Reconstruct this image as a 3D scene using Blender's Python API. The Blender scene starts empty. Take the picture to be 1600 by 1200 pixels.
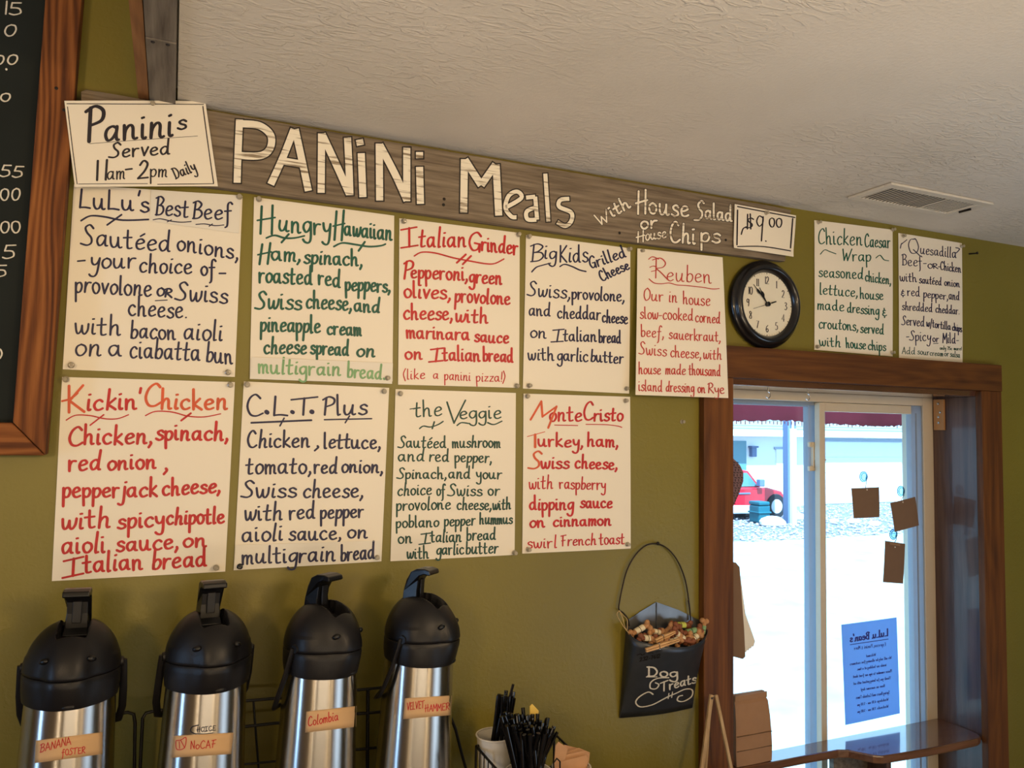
import bpy, math, random, json
import numpy as np
from mathutils import Vector, Matrix
from mathutils.bvhtree import BVHTree
random.seed(7)
sc = bpy.context.scene
COL = sc.collection
PI = math.pi

# ------------------------------------------------------------------ camera, world, sun, lamps, exposure
F = 1208.0                                   # focal length in pixels of the 1600x1200 frame
RX = np.array([0.91505244, -0.03822413, 0.40151956])     # rows: world axes seen in camera axes (right, up, forward)
RY = np.array([-0.40301709, -0.04714026, 0.91397758])
RZ = np.array([0.01600826, 0.99815666, 0.05854078])
RM = np.array([RX, RY, RZ])
CAM = np.array([0.0, -1.55, 1.75])
cd = bpy.data.cameras.new('camera'); cam = bpy.data.objects.new('camera', cd); COL.objects.link(cam)
cd.sensor_fit = 'HORIZONTAL'; cd.sensor_width = 36.0; cd.lens = F / 1600 * 36.0
cd.clip_start = 0.02; cd.clip_end = 300
m = Matrix.Identity(4)
for i in range(3):
    m[i][0] = RM[i][0]; m[i][1] = RM[i][1]; m[i][2] = -RM[i][2]; m[i][3] = CAM[i]
cam.matrix_world = m
sc.camera = cam
sc.view_settings.view_transform = 'Standard'; sc.view_settings.look = 'None'
sc.view_settings.gamma = 1.0; sc.view_settings.use_curve_mapping = False
sc.view_settings.exposure = 0.0

SKY = (0.34, 0.67, 1.0); SKY_STRENGTH = 3.4
wd = bpy.data.worlds.new('sky'); sc.world = wd; wd.use_nodes = True
bg = wd.node_tree.nodes['Background']; bg.inputs[0].default_value = (*SKY, 1); bg.inputs[1].default_value = SKY_STRENGTH

def lamp(name, kind, loc, power, color, size=0.2, rot=(0, 0, 0), size_y=None):
    l = bpy.data.lights.new(name, kind); l.energy = power; l.color = color
    if kind == 'AREA':
        l.size = size
        if size_y: l.shape = 'RECTANGLE'; l.size_y = size_y
    elif kind == 'POINT': l.shadow_soft_size = size
    o = bpy.data.objects.new(name, l); o.location = loc; o.rotation_euler = rot; COL.objects.link(o)
    return o
sun = lamp('sun', 'SUN', (0, 0, 10), 22.0, (0.44, 0.73, 1.0), rot=(math.radians(32), 0, math.radians(-12)))
sun.data.angle = 0.02
WARM = (1.0, 0.71, 0.40)
def aimed(name, loc, target, power, color, size, size_y=None):
    q = (Vector(target) - Vector(loc)).to_track_quat('-Z', 'Y').to_euler()
    o = lamp(name, 'AREA', loc, power, color, size, q, size_y); o.data.spread = math.radians(140); return o
aimed('assumed_lamp', (1.22, -2.1, 2.05), (0.3, 0.0, 1.6), 7.6, WARM, 0.22)  # assumed lamp out of view, placed by the gold streaks and pot shadows
aimed('assumed_lamp', (-0.9, -2.3, 2.0), (0.1, 0.0, 1.75), 6.8, WARM, 0.22)  # second assumed lamp out of view, warms the wall from the left
lamp('warm_ceiling_fill', 'AREA', (0.2, -2.4, 0.95), 40, (1.0, 0.80, 0.56), 1.2, (PI, 0, 0))  # added light that brightens the ceiling, not a fixture of the room
lamp('steel_streak_light', 'AREA', (1.75, -4.9, 1.3), 8, WARM, 0.16, (PI / 2, 0, 0), 1.5)  # added tall light, makes warm streaks on the airpot steel
lamp('steel_streak_light', 'AREA', (-1.6, -4.4, 1.3), 6, (1.0, 0.82, 0.6), 0.12, (PI / 2, 0, 0), 1.5)  # second added light for reflections in the airpots
# assumed daylight from the left, then an added upward light cooling the ceiling
lamp('assumed_side_daylight', 'AREA', (-2.9, -1.4, 1.3), 22, (0.36, 0.62, 1.0), 1.5, (0, -PI / 2, 0), 0.34)  # assumed source, no window built; bare light by the solid wall streaks steel blue
lamp('cool_ceiling_fill', 'AREA', (2.7, -2.3, 0.5), 22, (0.62, 0.80, 1.0), 1.3, (PI * 0.93, math.radians(-8), 0))

# ------------------------------------------------------------------ helpers: pixels -> points on real planes
def ray(px, py):
    return RM @ np.array([px - 800.0, 600.0 - py, F])
def W(px, py, v=0.0, ax=1):
    d = ray(px, py); t = (v - CAM[ax]) / d[ax]; p = CAM + t * d
    return (float(p[0]), float(p[1]), float(p[2]))

def lin(c):
    return tuple(((x / 255) / 12.92 if x / 255 <= 0.04045 else ((x / 255 + 0.055) / 1.055) ** 2.4) for x in c)

# ------------------------------------------------------------------ mesh builder
class MB:
    def __init__(s): s.v = []; s.f = []; s.mi = []
    def add(s, vs, fs, mi=0):
        n = len(s.v); s.v += [tuple(v) for v in vs]; s.f += [tuple(n + i for i in f) for f in fs]; s.mi += [mi] * len(fs); return s
    def box(s, a, b, M=None, mi=0):
        x0, y0, z0 = a; x1, y1, z1 = b
        vs = [(x0, y0, z0), (x1, y0, z0), (x1, y1, z0), (x0, y1, z0), (x0, y0, z1), (x1, y0, z1), (x1, y1, z1), (x0, y1, z1)]
        if M is not None: vs = [tuple(M @ Vector(v)) for v in vs]
        return s.add(vs, [(0, 3, 2, 1), (4, 5, 6, 7), (0, 1, 5, 4), (1, 2, 6, 5), (2, 3, 7, 6), (3, 0, 4, 7)], mi)
    def lathe(s, prof, n=32, M=None, mi=0, cap=True):
        vs = []; fs = []
        for r, z in prof:
            for k in range(n):
                a = 2 * PI * k / n; vs.append((r * math.cos(a), r * math.sin(a), z))
        L = len(prof)
        for i in range(L - 1):
            for k in range(n):
                k2 = (k + 1) % n; fs.append((i * n + k, i * n + k2, (i + 1) * n + k2, (i + 1) * n + k))
        if cap:
            if prof[0][0] > 1e-6: fs.append(tuple(range(n))[::-1])
            if prof[-1][0] > 1e-6: fs.append(tuple((L - 1) * n + k for k in range(n)))
        if M is not None: vs = [tuple(M @ Vector(v)) for v in vs]
        return s.add(vs, fs, mi)
    def tube(s, pts, r, n=8, closed=False, mi=0, flat=1.0):
        pts = [Vector(p) for p in pts]; L = len(pts); vs = []; fs = []
        rs = r if isinstance(r, (list, tuple)) else [r] * L
        up = None
        for i, p in enumerate(pts):
            if closed: t = pts[(i + 1) % L] - pts[i - 1]
            else: t = pts[min(i + 1, L - 1)] - pts[max(i - 1, 0)]
            if t.length < 1e-9: t = Vector((0, 0, 1))
            t.normalize()
            if up is None:
                up = Vector((0, 0, 1)) if abs(t.z) < 0.9 else Vector((0, 1, 0))
            a = t.cross(up)
            if a.length < 1e-4: a = t.cross(Vector((1, 0, 0)))
            a.normalize(); b = a.cross(t).normalized(); up = b
            for k in range(n):
                q = 2 * PI * k / n
                vs.append(tuple(p + a * (rs[i] * math.cos(q)) + b * (rs[i] * flat * math.sin(q))))
        for i in range(L if closed else L - 1):
            j = (i + 1) % L
            for k in range(n):
                k2 = (k + 1) % n; fs.append((i * n + k, i * n + k2, j * n + k2, j * n + k))
        if not closed:
            fs.append(tuple(range(n))[::-1]); fs.append(tuple((L - 1) * n + k for k in range(n)))
        return s.add(vs, fs, mi)
    def prism(s, poly, d, mi=0):          # poly: 3D points of one face, d: extrusion vector
        n = len(poly); vs = [tuple(p) for p in poly] + [tuple(Vector(p) + Vector(d)) for p in poly]
        fs = [tuple(range(n)), tuple(range(2 * n - 1, n - 1, -1))] + [(i, i + n, (i + 1) % n + n, (i + 1) % n) for i in range(n)]
        return s.add(vs, fs, mi)
    def ball(s, c, r, n=10, sc3=(1, 1, 1), M=None, mi=0):
        m_ = max(4, n // 2 + 1)
        prof = [(math.sin(PI * i / m_) * r, -math.cos(PI * i / m_) * r) for i in range(m_ + 1)]
        prof[0] = (1e-7, -r); prof[-1] = (1e-7, r)
        T = Matrix.Translation(c) @ (M if M is not None else Matrix.Identity(4)) @ Matrix.Diagonal((*sc3, 1))
        return s.lathe(prof, n, T, mi, False)
    def build(s, name, mat, parent=None, smooth=None, bevel=0, recalc=True):
        me = bpy.data.meshes.new(name); me.from_pydata(s.v, [], s.f)
        mats = mat if isinstance(mat, (list, tuple)) else [mat]
        for q in mats: me.materials.append(q)
        if len(mats) > 1: me.polygons.foreach_set('material_index', s.mi)
        if recalc:
            import bmesh
            bm = bmesh.new(); bm.from_mesh(me); bmesh.ops.recalc_face_normals(bm, faces=bm.faces); bm.to_mesh(me); bm.free()
        if smooth is not None:
            me.shade_smooth(); me.set_sharp_from_angle(angle=math.radians(smooth))
        me.update()
        o = bpy.data.objects.new(name, me); COL.objects.link(o)
        if parent is not None: o.parent = parent
        if bevel:
            b = o.modifiers.new('bevel', 'BEVEL'); b.width = bevel; b.segments = 2; b.limit_method = 'ANGLE'; b.angle_limit = 0.7
        return o

def tag(o, label=None, cat=None, group=None, kind=None):
    if label: o['label'] = label
    if cat: o['category'] = cat
    if group: o['group'] = group
    if kind: o['kind'] = kind
    return o
def empty(name, loc, M=None):
    o = bpy.data.objects.new(name, None); COL.objects.link(o); o.empty_display_size = 0.05
    if M is not None: o.matrix_world = M
    else: o.location = loc
    return o
def atbase(o, p):                        # move an object's origin to p, keeping the mesh where it is
    p = Vector(p); o.data.transform(Matrix.Translation(-p)); o.location = p
    return o

# ------------------------------------------------------------------ materials
def newmat(name):
    m_ = bpy.data.materials.new(name); m_.use_nodes = True
    return m_, m_.node_tree.nodes, m_.node_tree.links, m_.node_tree.nodes['Principled BSDF']
def flat(name, c, rough=0.6, metal=0.0, spec=0.5, var=0.06, vs=40, bump=0.0, bs=200, coat=0, trans=0):
    m_, N, L, B = newmat(name)
    tc = N.new('ShaderNodeTexCoord'); nz = N.new('ShaderNodeTexNoise'); nz.inputs['Scale'].default_value = vs; nz.inputs['Detail'].default_value = 3
    L.new(tc.outputs['Object'], nz.inputs['Vector'])
    mx = N.new('ShaderNodeMixRGB'); c = lin(c)
    mx.inputs[1].default_value = (*[x * (1 - var) for x in c], 1); mx.inputs[2].default_value = (*[min(1, x * (1 + var)) for x in c], 1)
    L.new(nz.outputs['Fac'], mx.inputs[0]); L.new(mx.outputs[0], B.inputs['Base Color'])
    B.inputs['Roughness'].default_value = rough; B.inputs['Metallic'].default_value = metal; B.inputs['Specular IOR Level'].default_value = spec
    B.inputs['Coat Weight'].default_value = coat
    if bump:
        n2 = N.new('ShaderNodeTexNoise'); n2.inputs['Scale'].default_value = bs; n2.inputs['Detail'].default_value = 3
        L.new(tc.outputs['Object'], n2.inputs['Vector'])
        b = N.new('ShaderNodeBump'); b.inputs['Strength'].default_value = bump; b.inputs['Distance'].default_value = 0.002
        L.new(n2.outputs['Fac'], b.inputs['Height']); L.new(b.outputs[0], B.inputs['Normal'])
    if trans:
        tr = N.new('ShaderNodeBsdfTranslucent'); L.new(mx.outputs[0], tr.inputs[0])
        ms = N.new('ShaderNodeMixShader'); ms.inputs[0].default_value = trans
        L.new(B.outputs[0], ms.inputs[1]); L.new(tr.outputs[0], ms.inputs[2]); L.new(ms.outputs[0], N['Material Output'].inputs[0])
    return m_
def ramp(N, stops):
    r = N.new('ShaderNodeValToRGB'); e = r.color_ramp.elements
    while len(e) < len(stops): e.new(0.5)
    for q, (p, c) in zip(e, stops): q.position = p; q.color = (*c, 1)
    return r
def wood(name, dark, mid, light, axis='Z', grain=1.0, rough=0.5, coat=0.0, rings=0.5, knots=0.5, off=(0, 0, 0), bump=0.25, ringscale=14):
    m_, N, L, B = newmat(name)
    tc = N.new('ShaderNodeTexCoord')
    def mp(al, ac):
        q = N.new('ShaderNodeMapping'); q.inputs['Scale'].default_value = tuple(al if a == axis else ac for a in 'XYZ'); q.inputs['Location'].default_value = off
        L.new(tc.outputs['Object'], q.inputs['Vector']); return q
    a = mp(3.0 * grain, 60 * grain); n1 = N.new('ShaderNodeTexNoise'); n1.inputs['Scale'].default_value = 1; n1.inputs['Detail'].default_value = 6; n1.inputs['Roughness'].default_value = 0.65
    L.new(a.outputs[0], n1.inputs['Vector'])
    b = mp(0.9, 7.0); n2 = N.new('ShaderNodeTexNoise'); n2.inputs['Scale'].default_value = 1.0; n2.inputs['Detail'].default_value = 2
    L.new(b.outputs[0], n2.inputs['Vector'])
    mul = N.new('ShaderNodeMath'); mul.operation = 'MULTIPLY'; mul.inputs[1].default_value = ringscale; L.new(n2.outputs['Fac'], mul.inputs[0])
    sn = N.new('ShaderNodeMath'); sn.operation = 'SINE'
    m3 = N.new('ShaderNodeMath'); m3.operation = 'MULTIPLY'; m3.inputs[1].default_value = 6.283; L.new(mul.outputs[0], m3.inputs[0]); L.new(m3.outputs[0], sn.inputs[0])
    rg = N.new('ShaderNodeMath'); rg.operation = 'MULTIPLY_ADD'; rg.inputs[1].default_value = 0.25 * rings; L.new(sn.outputs[0], rg.inputs[0]); L.new(n1.outputs['Fac'], rg.inputs[2])
    rp = ramp(N, [(0.25, lin(dark)), (0.5, lin(mid)), (0.78, lin(light))]); L.new(rg.outputs[0], rp.inputs[0])
    k = mp(2.2, 9.0); vo = N.new('ShaderNodeTexVoronoi'); vo.inputs['Scale'].default_value = 1.0; L.new(k.outputs[0], vo.inputs['Vector'])
    kr = ramp(N, [(0.06, (0, 0, 0)), (0.2, (1, 1, 1))]); L.new(vo.outputs['Distance'], kr.inputs[0])
    inv = N.new('ShaderNodeMath'); inv.operation = 'MULTIPLY_ADD'; inv.inputs[1].default_value = -knots; inv.inputs[2].default_value = knots; L.new(kr.outputs[0], inv.inputs[0])
    mx = N.new('ShaderNodeMixRGB'); mx.inputs[2].default_value = (*[x * 0.35 for x in lin(dark)], 1); L.new(inv.outputs[0], mx.inputs[0]); L.new(rp.outputs[0], mx.inputs[1])
    L.new(mx.outputs[0], B.inputs['Base Color'])
    B.inputs['Roughness'].default_value = rough; B.inputs['Coat Weight'].default_value = coat; B.inputs['Coat Roughness'].default_value = 0.07; B.inputs['Specular IOR Level'].default_value = 0.3
    bp = N.new('ShaderNodeBump'); bp.inputs['Strength'].default_value = bump; bp.inputs['Distance'].default_value = 0.002
    L.new(rg.outputs[0], bp.inputs['Height']); L.new(bp.outputs[0], B.inputs['Normal'])
    return m_

def wall_mat():
    m_, N, L, B = newmat('olive_wall_paint')
    tc = N.new('ShaderNodeTexCoord')
    n = N.new('ShaderNodeTexNoise'); n.inputs['Scale'].default_value = 2.2; n.inputs['Detail'].default_value = 4; L.new(tc.outputs['Object'], n.inputs['Vector'])
    r = ramp(N, [(0.3, lin((114, 104, 34))), (0.7, lin((126, 115, 40)))]); L.new(n.outputs['Fac'], r.inputs[0]); L.new(r.outputs[0], B.inputs['Base Color'])
    a = N.new('ShaderNodeTexNoise'); a.inputs['Scale'].default_value = 120; a.inputs['Detail'].default_value = 3; L.new(tc.outputs['Object'], a.inputs['Vector'])
    b = N.new('ShaderNodeTexNoise'); b.inputs['Scale'].default_value = 26; b.inputs['Detail'].default_value = 3; b.inputs['Distortion'].default_value = 1.2; L.new(tc.outputs['Object'], b.inputs['Vector'])
    rb = ramp(N, [(0.56, (0, 0, 0)), (0.66, (1, 1, 1))]); L.new(b.outputs['Fac'], rb.inputs[0])
    ad = N.new('ShaderNodeMath'); ad.operation = 'MULTIPLY_ADD'; ad.inputs[1].default_value = 0.45; L.new(rb.outputs[0], ad.inputs[0]); L.new(a.outputs['Fac'], ad.inputs[2])
    bp = N.new('ShaderNodeBump'); bp.inputs['Strength'].default_value = 0.35; bp.inputs['Distance'].default_value = 0.0016; L.new(ad.outputs[0], bp.inputs['Height']); L.new(bp.outputs[0], B.inputs['Normal'])
    B.inputs['Roughness'].default_value = 0.45
    return m_
def ceiling_mat():
    m_, N, L, B = newmat('knockdown_ceiling_plaster')
    tc = N.new('ShaderNodeTexCoord')
    n = N.new('ShaderNodeTexNoise'); n.inputs['Scale'].default_value = 3; n.inputs['Detail'].default_value = 4; L.new(tc.outputs['Object'], n.inputs['Vector'])
    r = ramp(N, [(0.3, lin((205, 199, 188))), (0.7, lin((216, 210, 200)))]); L.new(n.outputs['Fac'], r.inputs[0]); L.new(r.outputs[0], B.inputs['Base Color'])
    mpg = N.new('ShaderNodeMapping'); mpg.inputs['Rotation'].default_value = (0, 0, 0.6); mpg.inputs['Scale'].default_value = (1, 2.4, 1); L.new(tc.outputs['Object'], mpg.inputs['Vector'])
    a = N.new('ShaderNodeTexNoise'); a.inputs['Scale'].default_value = 20; a.inputs['Detail'].default_value = 5; a.inputs['Distortion'].default_value = 1.8; L.new(mpg.outputs[0], a.inputs['Vector'])
    ra = ramp(N, [(0.5, (0, 0, 0)), (0.58, (1, 1, 1))]); L.new(a.outputs['Fac'], ra.inputs[0])
    big = N.new('ShaderNodeTexNoise'); big.inputs['Scale'].default_value = 1.6; L.new(tc.outputs['Object'], big.inputs['Vector'])
    rbig = ramp(N, [(0.42, (0, 0, 0)), (0.62, (1, 1, 1))]); L.new(big.outputs['Fac'], rbig.inputs[0])
    ml = N.new('ShaderNodeMath'); ml.operation = 'MULTIPLY'; L.new(ra.outputs[0], ml.inputs[0]); L.new(rbig.outputs[0], ml.inputs[1])
    f = N.new('ShaderNodeTexNoise'); f.inputs['Scale'].default_value = 150; f.inputs['Detail'].default_value = 2; L.new(tc.outputs['Object'], f.inputs['Vector'])
    ad = N.new('ShaderNodeMath'); ad.operation = 'MULTIPLY_ADD'; ad.inputs[1].default_value = 0.35; L.new(f.outputs['Fac'], ad.inputs[0]); L.new(ml.outputs[0], ad.inputs[2])
    bp = N.new('ShaderNodeBump'); bp.inputs['Strength'].default_value = 0.62; bp.inputs['Distance'].default_value = 0.0035; L.new(ad.outputs[0], bp.inputs['Height']); L.new(bp.outputs[0], B.inputs['Normal'])
    B.inputs['Roughness'].default_value = 0.75
    return m_
def glass_mat(name='window_glass', tint=(1, 1, 1)):
    m_, N, L, B = newmat(name)
    N.remove(B); t = N.new('ShaderNodeBsdfTransparent'); t.inputs[0].default_value = (*tint, 1); g = N.new('ShaderNodeBsdfGlossy'); g.inputs['Roughness'].default_value = 0.02
    lw = N.new('ShaderNodeLayerWeight'); pw = N.new('ShaderNodeMath'); pw.operation = 'POWER'; pw.inputs[1].default_value = 4; L.new(lw.outputs['Facing'], pw.inputs[0]); fr = N.new('ShaderNodeMath'); fr.operation = 'MULTIPLY_ADD'; fr.inputs[1].default_value = 0.5; fr.inputs[2].default_value = 0.04; L.new(pw.outputs[0], fr.inputs[0])
    ms = N.new('ShaderNodeMixShader'); L.new(fr.outputs[0], ms.inputs[0]); L.new(t.outputs[0], ms.inputs[1]); L.new(g.outputs[0], ms.inputs[2]); L.new(ms.outputs[0], N['Material Output'].inputs[0])
    return m_
def paper_mat(name, c, trans=0.0):
    return flat(name, c, rough=0.42, var=0.015, vs=9, bump=0.05, bs=25, spec=0.35, trans=trans)
def steel_mat():
    m_, N, L, B = newmat('brushed_stainless_steel')
    tc = N.new('ShaderNodeTexCoord'); mp_ = N.new('ShaderNodeMapping'); mp_.inputs['Scale'].default_value = (8, 8, 700); L.new(tc.outputs['Object'], mp_.inputs['Vector'])
    n = N.new('ShaderNodeTexNoise'); n.inputs['Scale'].default_value = 1; n.inputs['Detail'].default_value = 4; L.new(mp_.outputs[0], n.inputs['Vector'])
    bp = N.new('ShaderNodeBump'); bp.inputs['Strength'].default_value = 0.05; bp.inputs['Distance'].default_value = 0.0005; L.new(n.outputs['Fac'], bp.inputs['Height']); L.new(bp.outputs[0], B.inputs['Normal'])
    tg = N.new('ShaderNodeTangent'); tg.direction_type = 'RADIAL'; tg.axis = 'Z'; L.new(tg.outputs[0], B.inputs['Tangent'])
    B.inputs['Base Color'].default_value = (0.55, 0.53, 0.50, 1); B.inputs['Metallic'].default_value = 1; B.inputs['Roughness'].default_value = 0.27
    B.inputs['Anisotropic'].default_value = 0.92; B.inputs['Anisotropic Rotation'].default_value = 0.25
    return m_
def grain_paint(name, c, under, amount=0.5, vs=(12, 60, 160)):
    m_, N, L, B = newmat(name)
    tc = N.new('ShaderNodeTexCoord'); mp_ = N.new('ShaderNodeMapping'); mp_.inputs['Scale'].default_value = vs; L.new(tc.outputs['Object'], mp_.inputs['Vector'])
    n = N.new('ShaderNodeTexNoise'); n.inputs['Scale'].default_value = 1; n.inputs['Detail'].default_value = 5; L.new(mp_.outputs[0], n.inputs['Vector'])
    r = ramp(N, [(0.30 + 0.1 * amount, lin(under)), (0.42 + 0.1 * amount, lin(c))]); L.new(n.outputs['Fac'], r.inputs[0]); L.new(r.outputs[0], B.inputs['Base Color']); B.inputs['Roughness'].default_value = 0.7
    return m_

M = {}
M['wall'] = wall_mat(); M['ceiling'] = ceiling_mat()
M['paint_white'] = flat('off_white_wall_paint', (196, 188, 170), 0.7)
M['dark_wall'] = flat('tan_wall_paint', (176, 156, 122), 0.7)
M['floor'] = wood('floor_boards', (150, 118, 84), (172, 138, 100), (190, 158, 118), 'X', rough=0.4)
M['casing_v'] = wood('stained_pine_upright', (66, 36, 10), (98, 56, 18), (124, 76, 28), 'Z', rough=0.6, coat=0.0, rings=0.22, knots=0.75, grain=0.7)
M['casing_h'] = wood('stained_pine_header', (62, 34, 10), (92, 54, 18), (116, 72, 26), 'X', rough=0.6, coat=0.0, rings=0.22, knots=0.75, grain=0.7)
M['jamb'] = wood('dark_stained_jamb', (66, 48, 42), (88, 66, 58), (106, 82, 70), 'Z', rough=0.38, coat=0.3, rings=0.25, knots=0.6)
M['shelf'] = wood('varnished_shelf_wood', (90, 56, 40), (112, 74, 54), (130, 90, 68), 'X', rough=0.2, coat=1.0, rings=0.3, knots=0.3, bump=0.08); M['shelf'].node_tree.nodes['Principled BSDF'].inputs['Coat IOR'].default_value = 2.1
M['frame_board'] = wood('rough_cedar_frame', (70, 36, 14), (116, 66, 28), (150, 94, 46), 'Z', rough=0.75, rings=0.55, knots=0.8, off=(3, 1, 0.3), ringscale=20, bump=0.5)
M['frame_board_h'] = wood('rough_cedar_frame_rail', (70, 36, 14), (116, 66, 28), (150, 94, 46), 'X', rough=0.75, rings=0.55, knots=0.8, off=(3, 1, 0.3), ringscale=20, bump=0.5)
M['barn'] = wood('weathered_grey_barn_board', (88, 76, 62), (122, 108, 90), (150, 136, 116), 'X', rough=0.8, rings=0.16, knots=0.3, grain=2.2, bump=0.6)
M['barn_y'] = wood('weathered_grey_soffit_board', (80, 72, 64), (112, 104, 94), (134, 126, 114), 'Y', rough=0.8, rings=0.3, knots=0.25, grain=1.5, bump=0.5)
M['trim_y'] = wood('brown_trim_strip', (104, 66, 34), (136, 92, 52), (154, 110, 66), 'Y', rough=0.6, rings=0.3, knots=0.3)
M['paper'] = paper_mat('white_poster_paper', (234, 226, 208)); M['paper2'] = paper_mat('white_patch_paper', (226, 221, 208))
M['navy'] = flat('navy_marker_ink', (22, 22, 62), 0.5, var=0.3, vs=60); M['black_ink'] = flat('black_marker_ink', (22, 16, 30), 0.5, var=0.2)
M['green'] = flat('green_marker_ink', (8, 84, 66), 0.5, var=0.4, vs=50); M['dgreen'] = flat('dark_green_marker_ink', (14, 66, 52), 0.5, var=0.4, vs=50)
M['lgreen'] = flat('pale_green_marker_ink', (122, 166, 116), 0.5, var=0.3, vs=50)
M['red'] = flat('red_marker_ink', (186, 22, 24), 0.5, var=0.3, vs=50); M['red2'] = flat('thin_red_marker_ink', (184, 52, 40), 0.5, var=0.25, vs=50)
M['orange'] = flat('faded_red_marker_ink', (206, 84, 44), 0.5, var=0.3, vs=40)
M['chalk'] = flat('chalk', (214, 208, 192), 0.9, var=0.25, vs=300); M['slate'] = flat('chalkboard_slate', (36, 40, 38), 0.9, spec=0.15, var=0.25, vs=6)
M['sign_white'] = grain_paint('weathered_white_paint', (236, 228, 208), (140, 124, 100), 0.35)
M['sign_black'] = flat('black_outline_paint', (30, 22, 18), 0.7)
M['pin'] = flat('clear_plastic_pin', (190, 180, 158), 0.15, spec=0.8, trans=0.35); M['steel'] = steel_mat()
M['pin_black'] = flat('black_plastic_pin', (18, 18, 22), 0.25)
M['plastic'] = flat('black_airpot_plastic', (19, 18, 20), 0.4, bump=0.12, bs=900, spec=0.35); M['gloss_black'] = flat('glossy_black_plastic', (10, 10, 12), 0.3, spec=0.4)
M['clock_black'] = flat('black_clock_lacquer', (14, 13, 15), 0.28, coat=0.3); M['dial'] = flat('cream_clock_dial', (226, 220, 200), 0.5, var=0.02)
M['wire'] = flat('black_wire', (18, 17, 17), 0.45, metal=0.3); M['tan_label'] = flat('kraft_tag_card', (206, 168, 122), 0.7, var=0.04)
M['zinc'] = flat('dark_galvanised_tin', (74, 78, 84), 0.42, metal=0.75, var=0.3, vs=18); M['zinc_in'] = flat('bare_galvanised_tin', (120, 122, 124), 0.38, metal=0.8, var=0.3, vs=25)
M['bronze'] = flat('dark_wire_handle', (48, 38, 32), 0.45, metal=0.6)
M['bone_tan'] = flat('tan_biscuit', (178, 130, 84), 0.7, var=0.15, bump=0.4, bs=400); M['bone_red'] = flat('reddish_biscuit', (126, 72, 44), 0.65, var=0.2, bump=0.4, bs=400)
M['cream_band'] = flat('cream_paper_band', (226, 212, 178), 0.6); M['green_band'] = flat('green_paper_band', (128, 166, 118), 0.6); M['lime_band'] = flat('lime_paper_band', (196, 204, 92), 0.6)
M['pinewood'] = flat('bare_pine_clothespin', (206, 162, 108), 0.6, var=0.1, vs=60); M['twine'] = flat('pale_twine', (196, 170, 120), 0.8)
M['easel'] = wood('pale_easel_wood', (146, 118, 84), (182, 152, 112), (204, 176, 134), 'Z', rough=0.6, rings=0.2, knots=0.1)
M['vinyl'] = flat('warm_lit_vinyl', (214, 200, 176), 0.4, var=0.03); M['vinyl_out'] = flat('daylit_vinyl', (196, 204, 214), 0.35, var=0.03, trans=0.6)  # one white vinyl; warm room light and blue daylight put into two tints
M['glass'] = glass_mat(); M['suction'] = glass_mat('clear_suction_rubber', (0.60, 0.80, 0.90))
M['kraft'] = flat('brown_kraft_card', (122, 94, 70), 0.8, var=0.06); M['bag'] = flat('brown_paper_bag', (168, 128, 94), 0.75, var=0.08, bump=0.3, bs=60)
M['notice'] = flat('pale_blue_notice_paper', (160, 198, 236), 0.6, var=0.02, trans=0.6); M['notice_ink'] = flat('notice_print', (70, 60, 130), 0.7, trans=0.3)
M['cup'] = flat('white_paper_cup', (224, 218, 204), 0.5); M['straw'] = flat('glossy_black_stirrer', (10, 10, 12), 0.16); M['sugar'] = flat('brown_sugar_packet', (198, 152, 112), 0.7, var=0.12); M['yellow'] = flat('yellow_packet', (224, 190, 90), 0.7)
M['counter'] = flat('counter_laminate', (70, 58, 44), 0.4); M['vent'] = flat('white_painted_steel', (206, 200, 188), 0.45); M['vent_dark'] = flat('dark_duct', (40, 38, 34), 0.8)
M['chrome'] = flat('chrome_screw', (200, 200, 200), 0.2, metal=1.0); M['iron'] = flat('dark_iron', (34, 30, 28), 0.5, metal=0.5); M['brass_plate'] = flat('tan_wood_plate', (178, 132, 84), 0.6)
M['bulb'] = flat('frosted_lamp_glass', (250, 236, 210), 0.4)
# outdoors
M['ground'] = flat('pale_gravel_lot', (150, 156, 154), 0.9, var=0.45, vs=1.6); M['strip'] = flat('mulch_and_gravel', (108, 106, 116), 0.95, var=0.5, vs=5)
M['siding'] = flat('white_siding', (224, 224, 222), 0.7, var=0.02); M['shingle'] = flat('pale_roof_shingle', (128, 138, 132), 0.9, var=0.15, vs=12); M['fascia'] = flat('white_fascia', (240, 240, 240), 0.6)
M['garage'] = flat('garage_door_panel', (226, 226, 226), 0.6, var=0.02); M['trim_out'] = flat('grey_door_trim', (150, 160, 170), 0.6)
M['truck'] = flat('red_truck_paint', (196, 30, 44), 0.3, coat=0.5); M['truck_low'] = flat('silver_truck_paint', (190, 192, 196), 0.35); M['tyre'] = flat('tyre_rubber', (36, 36, 40), 0.8); M['truck_glass'] = flat('truck_window_glass', (90, 130, 140), 0.1)
M['bin'] = flat('teal_plastic_bin', (10, 84, 96), 0.5); M['rock'] = flat('pale_rock', (214, 210, 204), 0.9, var=0.1); M['post'] = flat('white_post_paint', (232, 232, 232), 0.6); M['post2'] = flat('grey_paint_and_post_shade', (96, 112, 140), 0.7)  # the post's blue-grey has the shade of its side put into the colour
M['awning'] = flat('maroon_awning_cloth', (206, 128, 146), 0.85, var=0.2, vs=6, trans=0.6)

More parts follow.
